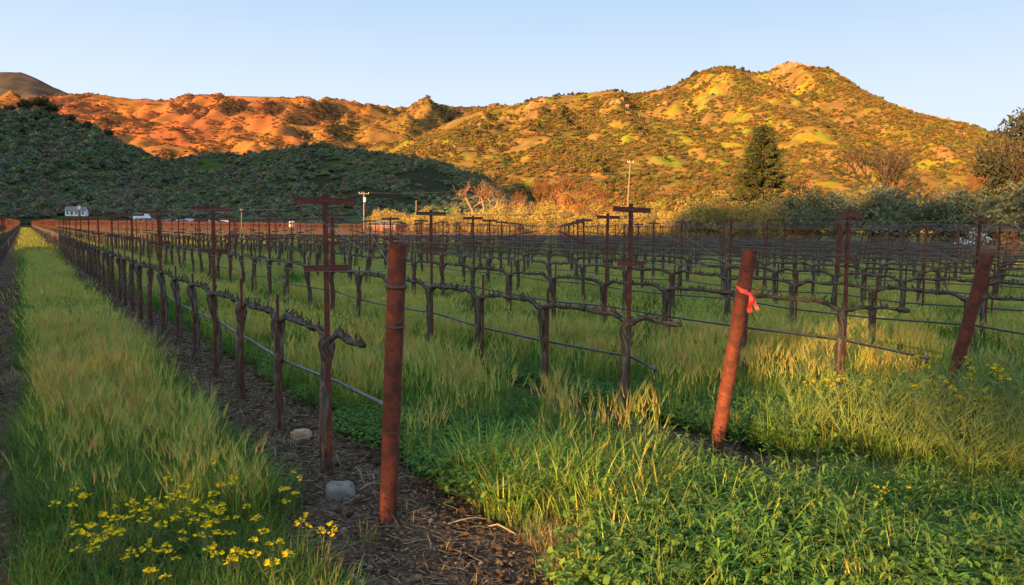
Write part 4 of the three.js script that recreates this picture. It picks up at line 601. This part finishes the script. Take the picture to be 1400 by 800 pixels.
function vetch(seed, n, h, L0, wide) { // branching stems set with small leaves
  const R = rngOf(seed), g = new GB(); for (let i = 0; i < n; i++) { const a = R() * 6.28, out = 0.03 + 0.12 * R(), hh = h * (0.5 + 0.6 * R()), st = V(Math.cos(a) * 0.03, -0.02, Math.sin(a) * 0.03), tone = 0.7 + 0.6 * R(); g.col = [0.1, 0.18, 0.05]; g.blade(st.x, st.y, st.z, a, hh, 0.003, out, 4, 0);
    for (let k = 0; k < 13; k++) { const t = 0.2 + 0.8 * R(), b = R() * 6.28, x = st.x + Math.cos(a) * out * Math.pow(t, 1.8), z = st.z + Math.sin(a) * out * Math.pow(t, 1.8), y = -0.02 + hh * t, L = L0 * (0.5 + 0.9 * R()), up = 0.1 + 0.7 * R(), w = L * wide, c = Math.cos(b), s = Math.sin(b), q = (m, e, v) => [x + (c * m - s * e) * L, y + v * L, z + (s * m + c * e) * L]; g.col = mixc([0.09, 0.2, 0.035], [0.19, 0.28, 0.05], R() * R()).map(v => v * tone); const W = wide / 2, i0 = g.v(...q(0, 0, 0)), i1 = g.v(...q(0.5, -W, up * 0.6)), i2 = g.v(...q(1, 0, up * 0.75)), i3 = g.v(...q(0.5, W, up * 0.6)), i4 = g.v(...q(0.5, 0, up * 0.5)); g.t(i0, i1, i4); g.t(i1, i2, i4); g.t(i4, i2, i3); g.t(i0, i4, i3); } } return g.build(); }
const leafyW = [vetch(371, 12, 0.24, 0.028, 0.42), vetch(372, 10, 0.3, 0.045, 0.22)];
const tuft = clump(350, 16, 0.05, 0.42, 0.011, [[0.08, 0.15, 0.045], [0.11, 0.18, 0.05], [0.07, 0.13, 0.05]], 5, 0.75), dryTuft = clump(351, 22, 0.09, 0.2, 0.005, dryC, 4, 1.2);
const Ls = { gn0: [], gn1: [], gm: [], gf: [], b0: [], b1: [], b2: [], bm0: [], bm1: [], c0: [], c1: [], tu: [], dt: [], lw0: [], lw1: [], tg: [] };
const put = (k, x, z, s, c, extra = {}) => Ls[k].push({ p: [x, gy(x, z), z], r: RG() * 6.28, s, c: c.map(v => v * 1.15), ...extra });
const toneG = (n) => { const k = clamp((n - 0.35) * 2.2); return mixc([0.75, 0.95, 0.8], [1.4, 1.3, 1.0], k).map(v => v * jit(0.3)); };
// near ground, 2.6 to 9.5 m
for (let i = 0; i < 34000; i++) {
  const z = -Math.sqrt(lerp(2.4 * 2.4, 9.5 * 9.5, RG())), x = (RG() * 2 - 1) * -z * 0.88; const q = zone(x, z), u = RG();
  if (q.bare) { if (u < 0.012 && q.mid > 0.2) put('gn0', x, z, 0.5 + 0.4 * RG(), [1, 0.9, 0.8]); else if (u < 0.03) put('dt', x, z, 0.3 + 0.5 * RG(), [1, 1, 1]); continue; }
  const field = q.e > 0.25 + (q.n - 0.5);
  if (q.i <= 0 && q.a < 0.1) { // verge between the left row and the nearest row
    const c = Math.abs(q.a + 1.12), inB = c < 0.46 + (q.n - 0.5) * 0.5 && z < -3.7 + (q.n2 - 0.5) * 1.6 - 0.5 * (RG() - 0.3);
    const pt = smooth(0.36, 0.56, fbm(x * 2.6, z * 2.6, 2, 17)); const ramp = smooth(-3.3, -4.9, z + (q.n - 0.5)); if (inB && u < 0.3 * pt * (0.03 + 0.97 * ramp)) put('b' + (i % 3), x, z, (0.78 + 0.35 * RG()) * (0.72 + 0.28 * ramp), mixc([1, 1, 1], [1.35, 1.1, 0.85], q.n2).map(v => v * jit(0.15)));
    else if (u < 0.32 && q.n2 > 0.42 && z < -3.8) put('tg', x, z, 0.6 * jit(0.35), toneG(q.n)); else if (u < 0.345 && z < -3.75) put('b' + (i % 3), x, z, 0.7 * jit(0.25), [1.1, 1.05, 0.9]); else if (u < 0.86) put('gn' + (i % 2), x, z, (z > -3.8 ? 0.55 + 0.25 * q.n : inB ? 0.95 : 0.75 + 0.6 * q.n) * jit(0.35), toneG(inB ? 0.7 : 0.25 + q.n * 0.7)); else if (u < 0.9 && !inB) put('c' + (i % 2), x, z, 0.6 * jit(), [0.85, 0.9, 0.9]);
  } else if (field) {
    const lush = smooth(0.52, 0.6, q.n2), edge = q.mid < 0.5;
    const pt = smooth(0.36, 0.58, fbm(x * 2.2, z * 2.2, 2, 17)); if (u < 0.3 * pt * (1 - 0.75 * lush) * (edge ? 0.6 : 1)) put('b' + (i % 3), x, z, 0.75 + 0.4 * RG(), mixc([0.95, 1, 0.95], [1.35, 1.1, 0.85], q.n).map(v => v * jit(0.15)));
    else if (u < 0.36 + 0.5 * lush) put('c' + (i % 2), x, z, 0.9 * jit(), [0.9, 1, 1]); else if (u < 0.9) put('gn' + (i % 2), x, z, (0.8 + 0.5 * q.n) * jit(), toneG(q.n));
  } else { // headland on the right: clover, grass, tufts
    const strawy = Math.hypot((x - 0.15) / 0.42, (z + 3.55) / 0.38) < 1 || Math.hypot((x - 2.25) / 0.5, (z + 4.75) / 0.3) < 1;
    if (strawy) { if (u < 0.5) put('dt', x, z, 0.7 * jit(0.4), [0.9, 0.85, 0.8]); else if (u < 0.6) put('gn0', x, z, 0.8, toneG(0.7)); }
    else if (u < 0.04 + smooth(-1.2, 0, q.e + (q.n2 - 0.5) * 2.6) * 0.34) put('tg', x, z, (q.i === 1 && q.mid < 0.9 ? 0.42 : 0.55 + 0.45 * q.n) * jit(0.35), toneG(q.n + 0.1)); else if (u < 0.05 + 0.36 * smooth(0.42, 0.56, q.n2)) put('c' + (i % 2), x, z, (0.6 + 0.9 * smooth(0.3, 0.65, q.n)) * jit(0.3), mixc([0.85, 0.95, 0.9], [1.35, 1.2, 1], clamp(q.n * 2 - 0.6))); else if (u < 0.56 + 0.1 * q.n) put('lw' + (i % 2), x, z, (0.55 + 0.7 * q.n) * jit(0.35), mixc([0.9, 1, 0.9], [1.4, 1.25, 1], clamp(q.n2 * 2.4 - 0.8)).map(v => v * jit(0.2))); else if (u < 0.86) put('gn' + (i % 2), x, z, (0.7 + 1.0 * q.n) * jit(0.4), toneG(q.n)); else if (u < 0.885) put('tu', x, z, 0.75 * jit(0.3), [1, 1, 1]); else if (u < 0.8865) put('b' + (i % 3), x, z, 0.75 * jit(0.2), [1.1, 1, 0.9]);
  }
}
// middle distance
for (let i = 0; i < 62000; i++) {
  const z = -Math.pow(lerp(Math.pow(9.2, 1.4), Math.pow(34, 1.4), RG()), 1 / 1.4), x = (RG() * 2 - 1) * -z * 0.85, q = zone(x, z), u = RG(); if (q.bare || q.a > GAPW * (LAST + 1)) { if (u < 0.02) put('gm', x, z, 0.5, [1.2, 0.9, 0.7]); continue; }
  const c = Math.abs(q.a + 1.12), verge = q.a < 0 && q.i <= 0, inB = verge ? c < 0.46 + (q.n - 0.5) * 0.5 : true, lush = smooth(0.54, 0.62, q.n2);
  const pt = smooth(0.34, 0.56, fbm(x * 1.6, z * 1.6, 2, 17)); if (inB && u < 0.7 * pt * (1 - 0.6 * lush)) put('bm' + (i % 2), x, z, (0.8 + 0.3 * RG()), mixc([0.95, 1, 0.95], [1.3, 1.15, 0.85], clamp(q.n * 1.6 - 0.4)).map(v => v * jit(0.15)));
  else put('gm', x, z, (inB ? 1.1 : 0.75) * jit(0.3), toneG(inB ? q.n * 0.8 : 0.35));
}
// far field
for (let i = 0; i < 90000; i++) {
  const z = -Math.pow(lerp(Math.pow(31, 0.9), Math.pow(185, 0.9), RG()), 1 / 0.9), x = (RG() * 2 - 1) * -z * 0.8, q = zone(x, z); if (q.a > GAPW * (LAST + 1) || q.a < -GAPW * 3 || q.s > ROWLEN + 6) continue; if (q.i <= 0 && (Math.abs(q.ca) < (q.i < 0 ? 0.75 : 0.38))) continue;
  const verge = q.a < 0 && q.i <= 0, side = verge && Math.abs(q.a + 1.12) > 0.55;
  put('gf', x, z, (side ? 0.6 : 1) * jit(0.25), side ? [0.5, 0.75, 0.5] : mixc([0.9, 1, 0.9], [1.4, 1.1, 0.8], q.n).map(v => v * jit(0.15)));
}
scatter('green_grass', gNear[0], M.grass, Ls.gn0, 'short green grass along the vine rows', 'grass'); scatter('green_grass', gNear[1], M.grass, Ls.gn1, 'soft green grass filling gaps between barley', 'grass');
scatter('meadow_grass', gMid, M.grass, Ls.gm, 'green grass between the middle vine rows', 'grass'); scatter('field_grass', gFar, M.grass, Ls.gf, 'pale grass between the farthest vine rows', 'grass');
bNear.forEach((g, k) => scatter('barley', g, M.grass, Ls['b' + k], ['bristly yellow green barley between the near rows', 'ripening barley ears near the end posts', 'loose barley stalks of the near strips'][k], 'barley'));
bMid.forEach((g, k) => scatter('barley_strip', g, M.grass, Ls['bm' + k], ['barley strips between the middle rows', 'ripening barley further down the strips'][k], 'barley'));
cNear.forEach((g, k) => scatter('clover', g, M.leaf, Ls['c' + k], ['low green clover covering the headland', 'lush clover leaves at the row ends'][k], 'clover'));
leafyW.forEach((g, k) => scatter('leafy_weeds', g, M.leaf, Ls['lw' + k], ['low leafy vetch tangled on the headland', 'bushy narrow leaved weeds among the clover'][k], 'weeds')); scatter('tall_grass', clump(355, 24, 0.1, 0.42, 0.0075, [[0.12, 0.24, 0.04], [0.17, 0.29, 0.05], [0.25, 0.31, 0.07], [0.34, 0.31, 0.12]], 5, 0.55), M.grass, Ls.tg, 'tall bright green grass at the row ends', 'grass'); scatter('coarse_grass', tuft, M.grass, Ls.tu, 'coarse arching grass blades among clover', 'grass'); scatter('dry_grass', dryTuft, M.grass, Ls.dt, 'dry straw coloured grass lying on soil', 'straw');

// litter on the bare soil: clods, pebbles, straw and twigs
{
  const clod = new THREE.IcosahedronGeometry(1, 1); { const p = clod.attributes.position; for (let i = 0; i < p.count; i++) { const x = p.getX(i), y = p.getY(i), z = p.getZ(i), n = 0.7 + 0.6 * noise(x * 2 + 9, y * 2 + 9, z * 2 + 9); p.setXYZ(i, x * n, y * n * 0.7, z * n); } clod.computeVertexNormals(); }
  const bit = new GB(); bit.tube([V(-0.5, 0, 0), V(-0.15, 0.05, 0.06), V(0.2, 0.03, -0.05), V(0.5, 0, 0.02)], [0.02, 0.028, 0.024, 0.014], 4); const bitG = bit.build();
  const leafB = new GB(); leafB.quad([-0.5, 0, 0], [0, 0.15, -0.4], [0.5, 0.02, 0], [0, 0.1, 0.42]); const leafG = leafB.build();
  const clods = [], straw = [], leaves = [];
  for (let i = 0; i < 52000; i++) {
    const s = -2.6 + 26 * Math.pow(RG(), 1.7), row = RG() < 0.62 ? 0 : RG() < 0.6 ? 1 : -1, a = GAPW * row + (RG() * 2 - 1) * 0.62, [x, z] = fromRow(a, STEPS * row + s); if (!inView(x, z)) continue; const q = zone(x, z); if (!q.bare && RG() > 0.15) continue;
    const y = gy(x, z) + 0.012 + 0.02 * noise(a * 3 + 9, s * 3), u = RG(), br = jit(0.4);
    if (u < 0.5) clods.push({ p: [x, y, z], r: RG() * 6, s: 0.004 + 0.018 * Math.pow(RG(), 4), tx: RG(), c: (RG() < 0.93 ? [0.075, 0.05, 0.034] : [0.2, 0.16, 0.125]).map(v => v * br) });
    else if (u < 0.82) { const k = 0.04 + 0.13 * RG() * RG(); straw.push({ p: [x, y + 0.008, z], r: RG() * 6.28, s: k, sy: k * 0.5, sz: k * 0.6, tz: (RG() - 0.5) * 0.25, c: mixc([0.16, 0.115, 0.08], [0.36, 0.29, 0.19], RG() * RG()).map(v => v * br) }); }
    else leaves.push({ p: [x, y + 0.01, z], r: RG() * 6.28, s: 0.012 + 0.02 * RG(), tx: (RG() - 0.5) * 0.8, c: mixc([0.1, 0.06, 0.036], [0.22, 0.155, 0.1], RG()).map(v => v * br) });
  }
  scatter('soil_clods', clod, new THREE.MeshPhysicalMaterial({ roughness: 1, specularIntensity: 0.1 }), clods, 'soil crumbs and pebbles under the vines', 'soil'); scatter('straw_litter', bitG, std(1, 1, 1, 0.9), straw, 'broken straw and prunings on bare soil', 'straw'); scatter('dead_leaves', leafG, M.matte, leaves, 'dead leaves scattered on the soil', 'leaves');
  // pruned canes lying by the first end post
  const R = rngOf(6), cane = std(0.3, 0.235, 0.17, 0.85);
  for (const [x, z, r, L, lab] of [[-0.05, -3.95, 0.35, 0.62, 'pale pruned cane lying beside the end post'], [0.12, -3.72, -0.25, 0.5, 'curved dry cane on soil near the straw heap'], [-0.75, -4.45, 0.6, 0.42, 'short pale cane between block and end post'], [-0.1, -4.25, 1.0, 0.38, 'thin dry cane close to the clover edge'], [-0.95, -4.62, 2.2, 0.3, 'bent twig lying at the first vine foot']]) {
    const p = []; for (let i = 0; i <= 8; i++) { const t = i / 8 - 0.5; p.push(V(t * L, 0.035 + 0.02 * Math.sin(i * 1.3) + 0.01 * R(), 0.05 * L * Math.sin(i * 0.8 + r * 3))); } const m = single('pruned_cane', new GB().tube(p, (t) => 0.0045 * (1 - 0.5 * t), 5).build(), cane, lab, 'cane', 'canes on the soil'); m.position.set(x, gy(x, z), z); m.rotation.y = r;
  }
}
// mustard plants in flower
function mustard(seed, h) {
  const R = rngOf(seed), stem = new GB(), leaf = new GB(), fl = []; stem.col = [0.09, 0.14, 0.04];
  const flowers = (p) => { const g = new GB(), n = 5 + Math.floor(R() * 7); for (let i = 0; i < n; i++) { const a = R() * 6.28, r = 0.024 * Math.sqrt(R()), c = V(p.x + Math.cos(a) * r, p.y + 0.012 * R() - r * 0.35, p.z + Math.sin(a) * r), s = 0.0065 + 0.003 * R(), rot = R() * 6; g.col = [0.86 + 0.06 * R(), 0.6 + 0.1 * R(), 0.004]; const tx = (R() - 0.5) * 0.9, tz = (R() - 0.5) * 0.9; for (let k = 0; k < 4; k++) { const b = rot + k * 1.571, q = (m, n) => { const X = Math.cos(b) * m - Math.sin(b) * n, Z = Math.sin(b) * m + Math.cos(b) * n; return [c.x + X * s, c.y + (tx * X + tz * Z + 0.25 * m) * s, c.z + Z * s]; }; g.quad(q(0, 0), q(0.75, -0.5), q(1.25, 0), q(0.75, 0.5)); } } for (let i = 0; i < 6; i++) { const a = R() * 6.28; g.col = [0.35, 0.38, 0.05]; g.tube([V(p.x, p.y, p.z), V(p.x + Math.cos(a) * 0.006, p.y + 0.016, p.z + Math.sin(a) * 0.006)], [0.002, 0.003], 4); } return g.build(); };
  const arm = (p, d, len, depth) => { const pts = [p.clone()], q = p.clone(), dir = d.clone(); for (let i = 0; i < 5; i++) { dir.add(V((R() - 0.5) * 0.3, 0.06, (R() - 0.5) * 0.3)).normalize(); q.addScaledVector(dir, len / 5); pts.push(q.clone()); if (R() < 0.7) { const a = R() * 6.28, L = 0.03 + 0.05 * R() * depth; leaf.col = [[0.06, 0.12, 0.035], [0.08, 0.14, 0.04]][i % 2]; leaf.blade(q.x, q.y, q.z, a, L * 0.7, L * 0.35, L, 3); } } stem.tube(pts, (t) => 0.0035 * (0.5 + 0.35 * depth) * (1 - 0.5 * t), 4, { cap: false }); if (depth > 0) for (let k = 0; k < 3; k++) { const a = R() * 6.28; arm(pts[2 + Math.floor(R() * 3)], dir.clone().add(V(Math.cos(a) * 0.7, 0.25, Math.sin(a) * 0.7)).normalize(), len * (0.5 + 0.25 * R()), depth - 1); } fl.push(flowers(q)); };
  arm(V(0, -0.02, 0), V((R() - 0.5) * 0.3, 1, (R() - 0.5) * 0.3).normalize(), h * 0.75, 1);
  return { stem: stem.build(), leaf: leaf.build(), fl };
}
{
  const kinds = [501, 502, 503, 504].map(s => mustard(s, 0.34)), protos = [];
  const put = (x, z, s, label, grp) => { const k = Math.floor(RG() * 4), pos = [x, gy(x, z), z], turn = RG() * 6.28; if (!protos[k]) { const t = protos[k] = thing('mustard_plant', label, 'flower', pos, turn, grp); part('stem', kinds[k].stem, M.matte, t); part('leaves', kinds[k].leaf, M.leaf, t); for (const f of kinds[k].fl) part('flower_head', f, M.petal, t); t.scale.setScalar(s); } else cloneOf(protos[k], pos, turn, s, label, grp); };
  const left = [[-1.75, -2.95], [-1.5, -2.92], [-1.2, -2.9], [-1.0, -2.98], [-1.9, -3.02], [-1.62, -3.0], [-1.35, -2.98], [-1.9, -3.5], [-1.4, -3.3], [-1.82, -3.18], [-1.6, -3.35], [-1.48, -3.12], [-1.22, -3.42], [-1.78, -3.55], [-1.62, -3.62], [-1.5, -3.75], [-1.86, -3.3], [-2.15, -3.4], [-1.95, -3.25], [-1.62, -3.4], [-1.52, -3.42], [-1.42, -3.55], [-1.38, -3.38], [-1.25, -3.9], [-1.0, -3.25], [-0.95, -3.4], [-1.15, -3.1], [-1.55, -3.1], [-0.88, -3.15], [-1.68, -3.25], [-1.1, -3.7], [-1.3, -3.2], [-1.72, -3.4]];
  left.forEach(([x, z]) => put(x + (RG() - 0.5) * 0.08, z + (RG() - 0.5) * 0.08, 0.8 + 0.35 * RG(), 'yellow mustard plant flowering in the grass beside the bare soil', 'mustard by the bare soil'));
  const right = [[2.45, -5.6], [2.4, -5.5], [2.5, -5.45], [3.6, -5.8], [3.75, -5.75], [3.9, -5.9], [3.55, -5.95], [4.05, -6.1], [4.2, -6.0], [3.85, -6.2], [3.35, -5.7], [2.75, -5.3], [3.1, -5.55], [4.15, -5.6], [4.3, -6.3], [3.5, -5.3], [3.7, -5.1], [4.0, -5.25], [3.3, -5.2], [2.95, -5.0], [3.85, -4.9]];
  right.forEach(([x, z]) => put(x, z, 1.55 + 0.5 * RG(), 'yellow mustard plant near the leaning end post', 'mustard by the leaning post'));
  [[2.05, -3.98], [2.2, -4.0], [1.85, -3.82], [1.95, -3.78], [2.1, -3.75], [2.35, -3.7], [1.05, -3.55], [0.55, -3.6], [1.3, -3.5]].forEach(([x, z]) => put(x, z, 0.62 + 0.25 * RG(), 'small yellow mustard plant rising out of the clover', 'mustard in the clover'));
}
// tangled green weeds gone to seed between the two right-hand end posts
{
  const weed = (seed, h, n) => { const R = rngOf(seed), g = new GB(); for (let i = 0; i < n; i++) { const a = R() * 6.28, sp = 0.25 + 0.75 * R(), p = [V((R() - 0.5) * 0.12, -0.02, (R() - 0.5) * 0.12)], d = V(Math.cos(a) * sp * 0.5, 1, Math.sin(a) * sp * 0.5).normalize(), q = p[0].clone(), L = h * (0.6 + 0.55 * R()); g.col = mixc([0.1, 0.19, 0.04], [0.22, 0.26, 0.08], R() * 0.8); for (let k = 0; k < 6; k++) { d.add(V(Math.cos(a) * 0.1 * sp, -0.05 * sp, Math.sin(a) * 0.1 * sp)).normalize(); q.addScaledVector(d, L / 6); p.push(q.clone()); if (k > 0) for (let m = 0; m < 4; m++) { const b = R() * 6.28, l = 0.04 + 0.1 * R(), t = q.clone().addScaledVector(d, -R() * L / 6), e = d.clone().add(V(Math.cos(b) * 0.9, 0.1, Math.sin(b) * 0.9)).normalize(); g.tube([t, t.clone().addScaledVector(e, l * 0.5).add(V(0, 0.004, 0)), t.clone().addScaledVector(e, l)], [0.0018, 0.0022, 0.0008], 3, { cap: false }); } } g.tube(p, (t) => 0.004 * (1 - 0.7 * t), 4, { cap: false }); } return g.build(); };
  const ws = [weed(601, 0.78, 30), weed(602, 0.7, 28)]; let w0 = [];
  [[2.75, -4.9, 0], [3.05, -5.1, 1], [2.5, -5.15, 1], [3.3, -4.85, 0], [3.55, -5.2, 1], [2.95, -4.6, 1], [3.75, -4.95, 0], [2.2, -5.35, 0], [3.35, -5.45, 0], [3.9, -5.35, 1], [4.15, -5.1, 0], [3.6, -5.6, 1], [4.3, -5.6, 0], [3.2, -4.6, 1], [3.6, -4.65, 0]].forEach(([x, z, k]) => { const label = 'wispy green weed gone to seed between the ribbon and leaning posts', grp = 'wispy weeds'; if (!w0[k]) { w0[k] = single('wispy_weed', ws[k], M.matte, label, 'weed', grp); w0[k].position.set(x, gy(x, z), z); } else cloneOf(w0[k], [x, gy(x, z), z], RG() * 6, 0.85 + 0.35 * RG(), label, grp); });
}
renderer.render(scene, camera);
